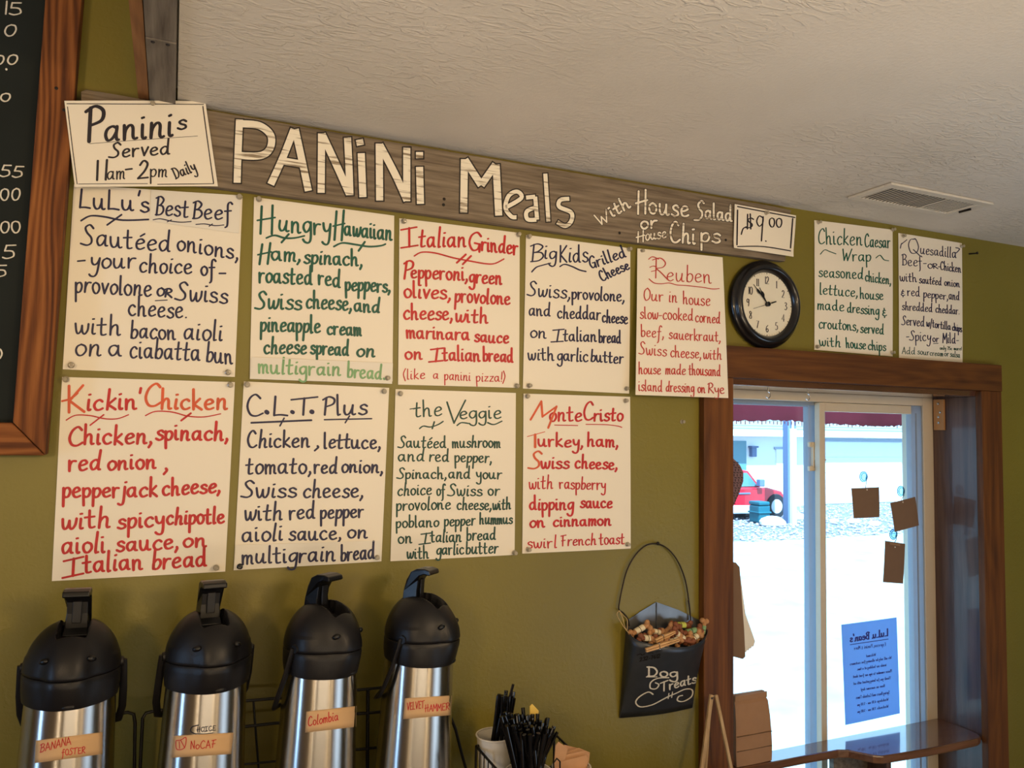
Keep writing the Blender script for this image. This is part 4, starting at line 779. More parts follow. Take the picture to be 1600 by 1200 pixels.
# paper bag on the shelf
bg_ = tag(empty('paper_bag', (1.42, 0.112, 0.885), Matrix.Translation((1.42, 0.112, 0.885))), 'brown folded-top paper bag standing at the left of the window shelf', 'bag')
x0, x1 = W(1151, 1150, 0.09)[0], W(1206, 1150, 0.09)[0]; zt_ = W(1178, 1086, 0.09)[2]
prof = [(0.886, 0.0, 0.024), (0.92, 0.002, 0.024), (0.955, 0.001, 0.023), (1.0, -0.001, 0.020), (1.04, -0.003, 0.014), (zt_ - 0.012, -0.006, 0.006), (zt_, -0.006, 0.004)]
vs = []; fs = []
for z, dx, hd in prof:
    for cx, cy in ((x0 - dx, -hd), ((x0 + x1) / 2, -hd - 0.002), (x1 + dx, -hd), (x1 + dx - 0.004 * (1 if z > 0.9 else 0), 0), (x1 + dx, hd), (x0 - dx, hd), (x0 - dx + 0.004, 0)): vs.append((cx, 0.114 + cy, z))
nn = 7
for i in range(len(prof) - 1):
    for k_ in range(nn): k2_ = (k_ + 1) % nn; fs.append((i * nn + k_, i * nn + k2_, (i + 1) * nn + k2_, (i + 1) * nn + k_))
fs.append(tuple(range(nn))[::-1]); fs.append(tuple((len(prof) - 1) * nn + k_ for k_ in range(nn)))
bgb = part(MB().add(vs, fs), 'bag_body', M['bag'], bg_, bevel=0.0012)
for z in (0.925, 0.962): part(MB().box((x0 + 0.001, 0.0875, z), (x1 - 0.001, 0.0905, z + 0.0015)), 'fold_crease', M['kraft'], bg_)
part(MB().box((x0 + 0.006, 0.1025, zt_ - 0.016), (x1 - 0.004, 0.1065, zt_ - 0.001)), 'folded_top', M['bag'], bg_, bevel=0.001)

# things hung on the left jamb, peeking past the casing
pts = [(1130, 706), (1146, 716), (1157, 727), (1162, 738), (1162, 752), (1155, 772), (1146, 792), (1130, 800)]
hp = tag(atbase(MB().prism([W(x, y, 0.045) for x, y in pts], (0, 0.012, 0)).build('patterned_pad', flat('woven_pattern_pad', (120, 92, 96), 0.8, var=0.2, vs=90), bevel=0.002), W(1140, 800, 0.045)), 'grey patterned pad with rounded edge hung behind the left casing', 'pad')
bvp = bvh_of([hp]); mb = MB()
for i in range(9):
    y = 722 + i * 8
    for j in range(4):
        x = 1146 + j * 5 + (i % 2) * 2
        if x < 1160 - abs(y - 745) * 0.3: ribbons(mb, [[(x, y), (x + 3, y + 1)], [(x + 1, y + 3), (x + 1, y + 6)]], 1.1, bvp, 0.0005, False)
part(mb, 'woven_pattern', M['iron'], hp, recalc=False)
bk = tag(empty('clipboard', W(1146, 1025, 0.05), Matrix.Translation(W(1146, 1025, 0.05))), 'brown board with a fan of loose pages hung on the left jamb', 'clipboard')
part(MB().prism([W(x, y, 0.045) for x, y in [(1130, 876), (1150, 879), (1156, 886), (1159, 930), (1163, 985), (1165, 1026), (1161, 1030), (1130, 1022)]], (0, 0.004, 0)), 'cover_board', M['kraft'], bk, bevel=0.001)
for i in range(5):
    part(MB().prism([W(x, y, 0.052 + i * 0.003) for x, y in [(1140, 900), (1157, 900), (1160 + i * 1.2, 955 + i), (1164 + i * 4, 1008 - i * 1.5), (1163 + i * 3.6, 1022 - i * 3), (1140, 1018)]], (0, 0.0012, 0)), 'page', M['paper'], bk)

# ------------------------------------------------------------------ cards on suction hooks, notice
o, k = (1300, 720), 0.166667
def suction(cx, cy, card, hole, lab, clab, tape=None):
    c = W(o[0] + k * cx, o[1] + k * cy, 0.158); r = tag(empty('suction_hook', c, Matrix.Translation(c)), lab, 'hook', 'suction hooks on the window pane')
    T = Matrix.Translation((c[0], 0.1605, c[2])) @ Matrix.Rotation(PI / 2, 4, 'X')
    part(MB().lathe([(0.0165, 0.0), (0.0155, 0.0018), (0.011, 0.0035), (0.006, 0.0045), (0.005, 0.009), (0.003, 0.0095)], 28, T), 'cup', M['suction'], r, smooth=40)
    for rr in (0.0155, 0.011): part(MB().tube([(c[0] + rr * math.cos(t), 0.1575 if rr < 0.012 else 0.1592, c[2] + rr * math.sin(t)) for t in [2 * PI * j / 28 for j in range(28)]], 0.0009, 6, True), 'cup_ring', M['bin'], r)
    hx, hy = o[0] + k * hole[0], o[1] + k * hole[1]; h = W(hx, hy, 0.146)
    part(MB().tube([(c[0], 0.151, c[2]), (c[0] - 0.003, 0.149, c[2] - 0.004), (c[0] - 0.001, 0.148, c[2] - 0.012), (h[0], 0.149, h[2] + 0.006), (h[0], 0.1445, h[2] - 0.001), (h[0] + 0.001, 0.1425, h[2] + 0.003)], 0.0009), 'wire_hook', M['bin'], r, smooth=40)
    q = sheet('kraft_card', crop(o, k, card), (0.146, 0.145, 0.143, 0.146), 0.0015, M['kraft'], 0.0012, 5); tag(q, clab, 'card', 'brown cards hung in the window')
    part(MB().lathe([(0.0024, 0), (0.0024, 0.0004)], 12, Matrix.Translation((h[0], 0.1435, h[2])) @ Matrix.Rotation(PI / 2, 4, 'X')), 'eyelet', M['paper'], q)
    if tape: part(MB().prism([W(x, y, 0.1425) for x, y in crop(o, k, tape)], (0, 0.0004, 0)), 'tape', flat('brown_tape', (150, 118, 90), 0.3), q)
suction(300, 150, [(182, 258), (442, 248), (445, 528), (205, 540)], (322, 270), 'suction hook highest on the pane, holding the squarish card', 'squarish brown card hung straight, leftmost in the window')
suction(650, 285, [(548, 395), (780, 338), (815, 605), (590, 668)], (658, 386), 'suction hook beside the right stile, holding the tilted card', 'tilted brown card hung beside the right window stile')
suction(580, 690, [(500, 750), (685, 778), (667, 1152), (480, 1138)], (585, 808), 'lowest suction hook, holding the tall card', 'tall narrow brown card with taped top, lowest in the window', [(540, 762), (640, 778), (638, 800), (540, 785)])
o, k = (1300, 950), 0.158333
nt = sheet('notice_sheet', crop(o, k, [(92, 165), (637, 92), (670, 1040), (132, 1155)]), (0.1585, 0.1585, 0.1585, 0.1585), 0.0008, M['notice']); tag(nt, 'pale blue printed notice taped to the window, seen from its back', 'notice')
bvn = bvh_of([nt]); mb = MB()
def mword(t, x0, y0, x1, y1, xh, w, jit=0.15):
    ribbons(mb, layout(t, o[0] + k * x0, o[1] + k * y0, o[0] + k * x1, o[1] + k * y1, xh * k, jit, True), w * k, bvn, 0.0005, True, cap=3)
mword("LuLu Bean's", 550, 275, 182, 335, 38, 13)
ribbons(mb, [[(o[0] + k * 555, o[1] + k * 307), (o[0] + k * 180, o[1] + k * 362)]], 7 * k, bvn, 0.0005, False)
for t, x0, y0, x1, y1, xh in (('Espresso, Panini & More', 530, 372, 218, 412, 18), ('Welcome!', 430, 470, 340, 486, 14), ('We will only be allowing five customers', 585, 500, 178, 566, 14), ('inside our building at a time.', 535, 572, 248, 616, 14), ('Please remember to sign our front sheet', 588, 632, 208, 690, 14),
    ('Thank you for being patient with us!', 580, 700, 215, 758, 14), ('Have an awesome day!', 520, 778, 288, 816, 14), ('Spring Hours and Curbside Times', 568, 845, 238, 898, 16), ('Weekdays: 6:30 am - 5:30 pm', 555, 912, 250, 968, 14), ('Weekends: 7:30 am - 5:00 pm', 555, 980, 252, 1036, 14)):
    mword(t, x0, y0, x1, y1, xh, 4.5)
part(mb, 'mirrored_print', M['notice_ink'], nt, recalc=False)

# ------------------------------------------------------------------ airpots
SPH = 0.006
def airpot(cx, cy, zb, yaw, lean, label, tags, choice=None):
    Mx = Matrix.Translation((cx, cy, zb)) @ Matrix.Rotation(lean, 4, 'Y') @ Matrix.Rotation(yaw, 4, 'Z')   # local -y is the spout side
    r = empty('airpot', None, Mx); tag(r, label, 'airpot', 'row of steel airpots')
    bpy.context.view_layer.update()
    H = 0.268                                   # height of the steel body
    body = MB().lathe([(0.062, 0), (0.0705, 0.003), (0.0705, 0.02), (0.0700, 0.06), (0.0660, 0.17), (0.0632, H)], 64).build('body', M['steel'], r, smooth=40)
    MB().lathe([(0.072, -0.002), (0.073, 0.0), (0.073, 0.016), (0.0712, 0.018)], 48).build('base_ring', M['plastic'], r, smooth=40)
    # collar and lid share one outline with a chin under the spout
    def shell(zs, n=96, slot=False):
        vs = []; fs = []
        for rr, z in zs:
            for i in range(n):
                a = 2 * PI * i / n; dx, dy = math.sin(a), -math.cos(a)            # a=0 at the front
                da = min(a, 2 * PI - a)
                t = (z - H) / 0.108
                ch = 0.0095 * math.exp(-(da / 0.42) ** 4) * max(0, math.sin(PI * min(1, max(0, t * 1.05 + 0.12)))) 
                side = 0.002 * math.exp(-((da - 1.35) / 0.3) ** 2) * (1 if t < 0.55 else 0.4)
                q = rr + (ch + side) * (1 if rr > 0.02 else rr / 0.02)
                x, y, zz = q * dx, q * dy, z
                if slot:
                    wx = 1 / (1 + math.exp((abs(x) - 0.0195) / 0.0006)); wy = 1 / (1 + math.exp((-y - 0.040) / 0.0012)) * 1 / (1 + math.exp((y - 0.030) / 0.0012))
                    zz = min(z, z - wx * wy * 0.026) if y < 0.035 else z
                    if wx * wy > 0.5: zz = min(zz, H + 0.085)
                if z < H + 0.001: zz += 0.004 * math.cos(a) * -1
                vs.append((x, y, zz))
        for j in range(len(zs) - 1):
            for i in range(n):
                i2 = (i + 1) % n; fs.append((j * n + i, j * n + i2, (j + 1) * n + i2, (j + 1) * n + i))
        return vs, fs
    vs, fs = shell([(0.058, H - 0.004), (0.0648, H - 0.006), (0.0658, H), (0.0668, H + 0.010), (0.0672, H + 0.022), (0.0672, H + 0.031), (0.0655, H + 0.0335), (0.062, H + 0.0335)])
    MB().add(vs, fs).build('collar', M['plastic'], r, smooth=38)
    zs = [(0.062, H + 0.0342), (0.0655, H + 0.0345), (0.0672, H + 0.037)]
    for j in range(1, 46):
        t = (j / 45) ** 0.9 * PI / 2; zs.append((max(1e-5, 0.0672 * math.cos(t) ** 0.84), H + 0.037 + 0.074 * math.sin(t) ** 1.1))
    vs, fs = shell(zs, 144, True)
    lid = MB().add(vs, fs).build('lid', M['plastic'], r, smooth=50)
    # pump lever: an arm that hooks forward, in its slot
    TOP = H + 0.111
    profc = [(0.034, -0.028), (0.033, 0.004), (0.028, 0.024), (0.018, 0.040), (0.006, 0.0465), (-0.010, 0.0475), (-0.021, 0.045), (-0.0235, 0.038), (-0.020, 0.036), (-0.010, 0.0375), (-0.001, 0.034), (0.004, 0.024), (0.006, 0.006), (0.004, -0.016), (-0.006, -0.026)]
    vs = []; n = len(profc)
    for sx in (-1, 1):
        for y, z in profc:
            w_ = 0.0155 + (0.0035 if z > 0.03 else 0) + 0.0035 * max(0, -z / 0.028)
            vs.append((sx * w_, y, TOP + z))
    fs = [tuple(range(n)), tuple(range(2 * n - 1, n - 1, -1))] + [(i, i + n, (i + 1) % n + n, (i + 1) % n) for i in range(n)]
    lev = MB().add(vs, fs).build('pump_lever', M['gloss_black'], r, bevel=0.0018)
    MB().box((-0.0065, 0.0005, TOP - 0.008), (0.0065, 0.004, TOP + 0.026)).build('lever_rib', M['plastic'], lev, bevel=0.001)
    MB().lathe([(0.0045, -0.0205), (0.0045, 0.0205)], 14, Matrix.Translation((0, 0.02, TOP - 0.014)) @ Matrix.Rotation(PI / 2, 4, 'Y')).build('hinge_pin', M['plastic'], r, smooth=40)
    for sx in (-1, 1):                          # the two lid latches that look like eyes
        a = sx * 0.50; rr = 0.0660
        T = Matrix.Translation((rr * math.sin(a), -rr * math.cos(a), H + 0.062)) @ Matrix.Rotation(a, 4, 'Z') @ Matrix.Rotation(sx * 0.25, 4, 'Y')
        MB().ball((0, 0, 0), 1, 14, (0.0072, 0.0042, 0.0045)).build('latch', M['gloss_black'], r, smooth=60).matrix_local = T
        MB().tube([(sx * 0.066, 0, H + 0.040), (sx * 0.0715, 0, H + 0.040)], [0.0080, 0.0068], 18).build('pivot', M['plastic'], r, smooth=40)
        # spring eyes
    MB().ball((0.006, -0.0675, H - 0.005), 0.006, 12, (1.6, 0.5, 0.7)).build('lid_catch', M['plastic'], r, smooth=60)
    pts = [(-0.0705, 0.0, H + 0.042), (-0.0712, 0.003, H + 0.028), (-0.0722, 0.012, H - 0.008), (-0.0715, 0.024, H - 0.040), (-0.066, 0.036, H - 0.065), (-0.045, 0.0535, H - 0.075), (0, 0.0695, H - 0.080)]
    pts = pts + [(-x, y, z) for x, y, z in reversed(pts[:-1])]
    pts = [(x, y * 1.08 + 0.002, z) for x, y, z in pts]
    MB().tube(pts, [0.006] * len(pts), 10, flat=0.55).build('carry_handle', M['plastic'], r, smooth=50)
    # kraft tags stuck on the steel, written in red
    bv = bvh_of([body]); inv = Mx.inverted()
    def loc(p): return tuple(inv @ p)
    for crn, wds, w_ in tags:
        n = 14; vs = []
        for j in range(5):
            for i in range(n + 1):
                s_, t = i / n, j / 4
                x = (crn[0][0] * (1 - s_) + crn[1][0] * s_) * (1 - t) + (crn[3][0] * (1 - s_) + crn[2][0] * s_) * t
                y = (crn[0][1] * (1 - s_) + crn[1][1] * s_) * (1 - t) + (crn[3][1] * (1 - s_) + crn[2][1] * s_) * t
                h_ = on_surface(bv, x, y, 0.0008); qx = x
                while h_ is None and abs(qx - x) < 60:
                    qx += 0.5 * (1 if i < n / 2 else -1); h_ = on_surface(bv, qx, y, 0.0008)
                vs.append(loc(h_))
        fs = [(j * (n + 1) + i, (j + 1) * (n + 1) + i, (j + 1) * (n + 1) + i + 1, j * (n + 1) + i + 1) for j in range(4) for i in range(n)]
        tg = MB().add(vs, fs).build('name_tag', M['tan_label'], r, smooth=50)
        so = tg.modifiers.new('solid', 'SOLIDIFY'); so.thickness = 0.0005; so.offset = 0
        tmb = MB()
        for wd_ in wds:
            if wd_[0] == '~': ribbons(tmb, [catmull(wd_[1])], w_, bv, 0.0015, False)
            else: ribbons(tmb, layout(*wd_, 0.8), w_, bv, 0.0015, False, cap=4)
        tmb.v = [loc(Vector(v)) for v in tmb.v]
        lo = tmb.build('tag_writing', M['red'], tg, recalc=False); lo.matrix_local = Matrix.Identity(4)
    if choice:
        cmb = MB(); ribbons(cmb, layout(*choice, 0.2), 1.0, bv, 0.0006, False, cap=4)
        ribbons(cmb, [catmull([(310, 1133), (300, 1136), (298, 1143), (306, 1147)])], 1.6, bv, 0.0006, False); ribbons(cmb, [catmull([(304, 1146), (320, 1147), (333, 1145)])], 0.8, bv, 0.0006, False)
        cmb.v = [loc(Vector(v)) for v in cmb.v]; cmb.build('printed_mark', M['black_ink'], r, recalc=False)
    return r
o, k = (0, 880), 0.26667
ZB = 1.062
def kc(o, k, L): return [(o[0] + k * x, o[1] + k * y) for x, y in L]
def kw(o, k, t, x0, y0, x1, y1, xh): return (t, o[0] + k * x0, o[1] + k * y0, o[0] + k * x1, o[1] + k * y1, xh * k)
airpot(-0.132, -0.138, ZB, 0.17 + math.radians(-12), math.radians(1.0), 'steel airpot tagged Banana Foster, leftmost of the row', [(kc(o, k, [(210, 1040), (600, 990), (600, 1118), (203, 1172)]), [kw(o, k, 'BANANA', 235, 1108, 415, 1062, 26), kw(o, k, 'fOSTER', 362, 1128, 498, 1112, 20)], 1.3)])
airpot(0.065, -0.138, ZB, 0.17 + math.radians(0), math.radians(1.3), 'steel airpot tagged NoCaf, second from the left', [(kc(o, k, [(1018, 1012), (1368, 993), (1355, 1118), (1005, 1140)]), [kw(o, k, 'NoCAF', 1118, 1090, 1262, 1080, 26), ('~', kc(o, k, [(1030, 1045), (1036, 1090), (1080, 1082), (1090, 1022), (1060, 1035), (1032, 1040)])), ('~', kc(o, k, [(1050, 1045), (1052, 1085)])), ('~', kc(o, k, [(1060, 1040), (1082, 1082)]))], 1.3)], ('HOICE', 308, 1144, 337, 1141, 4.0))
o, k = (400, 880), 0.26667
airpot(0.253, -0.138, ZB, math.radians(38), math.radians(1.5), 'steel airpot tagged Colombia, third from the left', [(kc(o, k, [(295, 870), (598, 836), (590, 958), (288, 993)]), [kw(o, k, 'Colombia', 305, 955, 482, 918, 30)], 1.4)])
airpot(0.431, -0.138, ZB, math.radians(45), math.radians(2.0), 'steel airpot tagged Velvet Hammer, rightmost beside the stirrer cups', [(kc(o, k, [(872, 792), (1147, 775), (1140, 890), (862, 914)]), [kw(o, k, 'VELVET', 885, 862, 985, 848, 24), kw(o, k, 'HAMMER', 992, 872, 1132, 858, 22)], 1.2)])

# counter, wire rack
ct = tag(empty('counter', (0.3, -0.3, 0), Matrix.Translation((0.3, -0.3, 0))), 'dark service counter along the green wall below the airpots', 'counter')
part(MB().box((-0.9, -0.62, 0.0), (1.1, -0.04, 0.87)), 'cabinet', M['counter'], ct)
part(MB().box((-0.95, -0.65, 0.8702), (1.34, -0.001, 0.905)), 'worktop', M['counter'], ct, bevel=0.003)
part(MB().box((1.30, -0.6, 0.0), (1.335, -0.04, 0.87)), 'end_panel', M['counter'], ct)
rk = tag(empty('wire_rack', (0.15, -0.14, 0.905), Matrix.Translation((0.15, -0.14, 0.905))), 'black wire rack holding the row of airpots', 'rack')
def wire(name, pts, r=0.003, root=rk): return part(MB().tube(pts, r, 8), name, M['wire'], root, smooth=50)
for y in (-0.235, -0.14, -0.045): wire('rail', [(-0.26, y, 1.056), (0.53, y, 1.056)])
for i in range(14): wire('shelf_wire', [(-0.25 + i * 0.06, -0.24, 1.0585), (-0.25 + i * 0.06, -0.042, 1.0585)], 0.0018)
for x in (-0.26, 0.53):
    wire('leg', [(x, -0.24, 0.908), (x, -0.24, 1.056), (x, -0.04, 1.056), (x, -0.04, 0.908)], 0.0035)
YB = -0.055
def bw_(pts, r=0.0028): return wire('back_wire', [W(x, y, YB) for x, y in pts], r)
z_ = 1260
bw_([(60, 1118), (178, 1116), (200, 1113), (209, 1116), (211, 1130), (210, 1200), (209, 1300)]); bw_([(300, 1108), (245, 1110), (228, 1114), (223, 1122), (219, 1200), (214, 1300)])
bw_([(340, 1096), (385, 1095), (432, 1091), (470, 1090)]); bw_([(340, 1136), (385, 1135), (430, 1130), (470, 1129)]); bw_([(385, 1095), (396, 1094), (399, 1135), (404, 1200), (408, 1290)], 0.002); bw_([(340, 1196), (385, 1194), (425, 1190), (470, 1188)], 0.002)
bw_([(530, 1079), (560, 1078), (600, 1074), (640, 1072)]); bw_([(530, 1116), (560, 1115), (600, 1112), (640, 1110)]); bw_([(575, 1078), (574, 1200), (573, 1290)], 0.0035); bw_([(530, 1172), (560, 1171), (600, 1167), (640, 1165)])
bw_([(704, 1120), (712, 1140), (722, 1180), (732, 1215), (745, 1290)], 0.003)
wire('back_rail', [W(0, 1300, YB), W(745, 1290, YB)])
wire('back_strut', [(-0.26, -0.04, 1.056), W(0, 1300, YB)]); wire('back_strut', [(0.53, -0.04, 1.056), W(745, 1290, YB)])

# ------------------------------------------------------------------ cups, stirrers, packets, basket
def cup(c, r1, r0, h, label):
    q = tag(empty('paper_cup', c, Matrix.Translation(c)), label, 'cup', 'white paper cups in the wire basket')
    T = Matrix.Translation(c)
    part(MB().lathe([(1e-6, 0.006), (r0 - 0.001, 0.006), (r1 - 0.0015, h - 0.001), (r1 - 0.0005, h), (r0 * 0.999, 0.0), (r0 - 0.003, 0.0), (r0 - 0.003, 0.003), (1e-6, 0.003)], 40, T, cap=False), 'cup_wall', M['cup'], q, smooth=50)
    part(MB().tube([(c[0] + r1 * math.cos(t), c[1] + r1 * math.sin(t), c[2] + h) for t in [2 * PI * j / 40 for j in range(40)]], 0.0018, 8, True), 'rolled_rim', M['cup'], q, smooth=60)
FZ = 1.062
def cup_at(px, py, y, r1, label):
    t = W(px, py, y); h = t[2] - FZ
    cup((t[0], y, FZ), r1, r1 * 0.74, h, label); return (t[0], y, t[2])
c1_ = cup_at(773, 1148, -0.155, 0.035, 'white paper cup at the back left of the basket, holding tall black stirrers')
c2_ = cup_at(826, 1206, -0.225, 0.043, 'white paper cup in front, crammed with black stirrers')
c3_ = cup_at(893, 1198, -0.150, 0.038, 'white paper cup holding brown sugar packets')
def straws(cen, n, tops, lab, flat_=False):
    for i in range(n):
        x, y, yy = tops(i); t = Vector(W(x, y, yy)); b0 = Vector((cen[0] + random.uniform(-1, 1) * 0.016, cen[1] + random.uniform(-1, 1) * 0.016, FZ + 0.01))
        cx_ = cen[0]; cy_ = cen[1]
        # pass through the mouth of the cup
        mb = MB(); L_ = (t - b0)
        mb.tube([b0, t], 0.0040, 10, flat=0.7)
        ob = mb.build('stirrer', M['straw'], smooth=40); atbase(ob, b0); tag(ob, lab, 'stirrer', 'black stirrers in the paper cups')
rs = random.Random(3)
straws(c1_, 13, lambda i: (778 + (i % 5) * 6.3 + rs.uniform(-1.5, 1.5) + (3 if i == 0 else 0), 1082 + rs.uniform(-4, 8) + (i // 5) * 4, -0.165 + (i % 3) * 0.012), 'tall black stirrer in the back left cup')
ob = MB().tube([W(780, 1150, -0.16), W(802, 1069, -0.165)], 0.003, 8, flat=0.6).build('stirrer', M['straw'], smooth=40); tag(atbase(ob, W(780, 1150, -0.16)), 'black stirrer standing higher than all the others', 'stirrer', 'black stirrers in the paper cups')
def tp(i):
    a = i * 2.39996; r_ = math.sqrt((i + 0.5) / 58); return (826 + 46 * r_ * math.cos(a), 1130 + 20 * r_ * math.sin(a) + 9 * (r_ * math.cos(a)) + rs.uniform(-5, 4), -0.225 - 0.03 * r_ * math.sin(a))
straws(c2_, 58, tp, 'black stirrer in the crowded bunch of the front cup')
def packet(poly, y, mat, lab, name='sugar_packet'):
    ob = MB().prism([W(x, yy, y) for x, yy in poly], (0, 0.0025, 0)).build(name, mat, bevel=0.0008); tag(atbase(ob, W(poly[-1][0], poly[-1][1], y)), lab, 'packet', 'packets in the basket')
packet([(828, 1104), (832, 1100), (842, 1111), (836, 1160), (828, 1160)], -0.19, M['yellow'], 'yellow sweetener packet sticking up behind the front stirrers', 'sweetener_packet')
pk = [([(868, 1165), (873, 1159), (888, 1170), (878, 1205), (865, 1205)], -0.165), ([(874, 1172), (882, 1164), (910, 1171), (904, 1205), (872, 1205)], -0.142), ([(884, 1175), (905, 1169), (922, 1176), (919, 1205), (882, 1205)], -0.150), ([(872, 1182), (912, 1173), (921, 1180), (916, 1208), (870, 1208)], -0.158), ([(876, 1190), (915, 1180), (920, 1186), (912, 1210), (874, 1210)], -0.166)]
for i, (pp, y) in enumerate(pk): packet(pp, y, M['sugar'], ['brown sugar packet pressed against the stirrers', 'brown sugar packet at the back with its corner up', 'brown sugar packet at the right of the cup', 'brown sugar packet slanting across the middle', 'frontmost brown sugar packet in the cup'][i])
bs = tag(empty('wire_basket', (0.62, -0.19, 0.905), Matrix.Translation((0.62, -0.19, 0.905))), 'black wire basket holding the paper cups', 'basket')
rim = [W(744, 1166, -0.16), W(797, 1226, -0.29), W(930, 1208, -0.17), W(866, 1146, -0.07)]
zt_r = sum(p[2] for p in rim) / 4
wire('rim_wire', rim + [rim[0], rim[1]], 0.0026, bs)
low = [(p[0], p[1], 1.050) for p in rim]; wire('floor_rim', low + [low[0], low[1]], 0.0026, bs)
for i in range(4):
    a, b_ = Vector(rim[i]), Vector(rim[(i + 1) % 4]); c_, d_ = Vector(low[i]), Vector(low[(i + 1) % 4])
    for j in range(8):
        t = j / 8; wire('upright_wire', [a.lerp(b_, t), c_.lerp(d_, t)], 0.0012 if j else 0.0026, bs)
    wire('leg', [low[i], (low[i][0], low[i][1], 0.9065)], 0.003, bs)
for j in range(1, 12):
    a, b_ = Vector(low[0]).lerp(Vector(low[1]), j / 12), Vector(low[3]).lerp(Vector(low[2]), j / 12); wire('floor_wire', [a + Vector((0, 0, 0.004)), b_ + Vector((0, 0, 0.004))], 0.0016, bs)
wire('loop', [W(866, 1215, -0.2), W(865, 1192, -0.2), W(870, 1185, -0.2), W(875, 1190, -0.2), W(875, 1215, -0.2)], 0.0016, bs)

# small wooden easel
es = tag(empty('tabletop_easel', (1.18, -0.07, 0.905), Matrix.Translation((1.18, -0.07, 0.905))), 'small pale wooden easel in front of the left casing', 'easel')
ap = Vector(W(1113, 1086, -0.062)); ap2 = Vector(W(1119, 1086, -0.062))
def strip(a, b_, w_, d_, nm):
    a = Vector(a); b_ = Vector(b_); t = (b_ - a).normalized(); s_ = Vector((0, 1, 0)).cross(t).normalized() * w_ / 2
    return part(MB().prism([a - s_, a + s_, b_ + s_, b_ - s_], (0, d_, 0)), nm, M['easel'], es, bevel=0.001)
def down(a, b_px, y):
    b_ = Vector(W(*b_px, y)); t = (0.906 - a.z) / (b_.z - a.z); return a + (b_ - a) * t
strip(ap, down(ap, (1098, 1200), -0.085), 0.010, 0.006, 'leg'); strip(ap2 + Vector((0, -0.002, 0)), down(ap2, (1143, 1200), -0.085), 0.008, 0.006, 'leg')
strip(ap + Vector((0.004, 0.009, -0.004)), (ap.x + 0.004, -0.028, 0.906), 0.008, 0.003, 'back_leg')
part(MB().tube([(ap.x - 0.004, -0.066, ap.z - 0.006), (ap2.x + 0.004, -0.05, ap.z - 0.006)], 0.0022), 'hinge_pin', M['chrome'], es)

# ------------------------------------------------------------------ dog-treat bucket
bu = tag(empty('treat_bucket', W(1026, 1115, -0.02), Matrix.Translation(W(1026, 1115, -0.02))), 'dark tin wall bucket chalked Dog Treats, hung beside the left casing', 'bucket')
rimp = [(979, 971, -0.005), (981, 985, -0.022), (991, 998, -0.045), (1009, 1005, -0.062), (1042, 1011, -0.076), (1066, 1012, -0.078), (1085, 1008, -0.068), (1098, 1000, -0.052), (1105, 988, -0.028), (1101, 974, -0.005)]
R3 = [Vector(W(*p)) for p in rimp]
bl, br_ = Vector(W(968, 1122, -0.004)), Vector(W(1082, 1106, -0.004))
def dens(L, n=4):
    c = []
    for i in range(len(L) - 1):
        p0, p1, p2, p3 = L[max(i - 1, 0)], L[i], L[i + 1], L[min(i + 2, len(L) - 1)]
        for k_ in range(n):
            t = k_ / n; c.append(0.5 * ((2 * p1) + (-p0 + p2) * t + (2 * p0 - 5 * p1 + 4 * p2 - p3) * t * t + (-p0 + 3 * p1 - 3 * p2 + p3) * t ** 3))
    c.append(L[-1]); return c
R3 = dens(R3); n = len(R3); rows = 12; vs = []; fs = []
for j in range(rows + 1):
    t = j / rows
    for i in range(n):
        u = i / (n - 1); u2 = (R3[i].x - R3[0].x) / (R3[-1].x - R3[0].x); u2 = min(1, max(0, u2))
        e = bl.lerp(br_, u2); e = e.copy(); e.y -= 0.010 * math.sin(PI * u2)
        p = R3[i].lerp(e, t); vs.append(tuple(p))
for j in range(rows):
    for i in range(n - 1): a = j * n + i; fs.append((a, a + n, a + n + 1, a + 1))
front = part(MB().add(vs, fs), 'front_shell', M['zinc'], bu, smooth=50)
so = front.modifiers.new('solid', 'SOLIDIFY'); so.thickness = 0.0012
part(MB().tube([Vector(p) for p in R3], 0.0012, 8), 'rolled_rim', M['zinc'], bu, smooth=60)
pk_ = [W(979, 970, -0.003), W(1003, 954, -0.003), W(1026.5, 941, -0.006), W(1060, 953, -0.003), W(1101, 973, -0.003), tuple(br_), tuple(bl)]
part(MB().prism([(p[0], -0.0035, p[2]) for p in pk_], (0, 0.0015, 0)), 'back_plate', M['zinc_in'], bu)
part(MB().tube([(W(1026.5, 942, -0.006)[0], -0.0045, W(1026.5, 942, -0.006)[2]), (W(1026, 985, -0.006)[0], -0.0045, W(1026, 985, -0.006)[2])], 0.0012), 'seam', M['zinc'], bu)
hpts = [(1100, 972), (1084, 968), (1079, 963), (1076, 940), (1070, 905), (1060, 880), (1045, 859), (1028, 850), (1010, 853), (993, 868), (980, 890), (973, 915), (968, 940), (966, 952), (973, 960), (981, 968), (982, 978)]
hh = dens([Vector(W(x, y, -0.008)) for x, y in [(1079, 970), (1077, 945), (1071, 908), (1060, 879), (1045, 859), (1028, 850), (1010, 852), (993, 867), (980, 890), (973, 915), (968, 940), (967, 952), (974, 958), (981, 967), (983, 978)]])
part(MB().tube(hh, 0.0017, 8), 'wire_handle', M['bronze'], bu, smooth=60)
part(MB().tube(dens([Vector(W(x, y, -0.010)) for x, y in [(1075, 938), (1078, 955), (1079, 970), (1077, 972)]]), 0.0013, 8), 'wire_end', M['bronze'], bu, smooth=60)
part(MB().tube([W(1028, 850, -0.008), W(1028, 851, 0.002)], 0.002).ball(W(1028, 849, -0.011), 0.004, 10), 'hanging_nail', M['iron'], bu, smooth=60)
tw = MB()
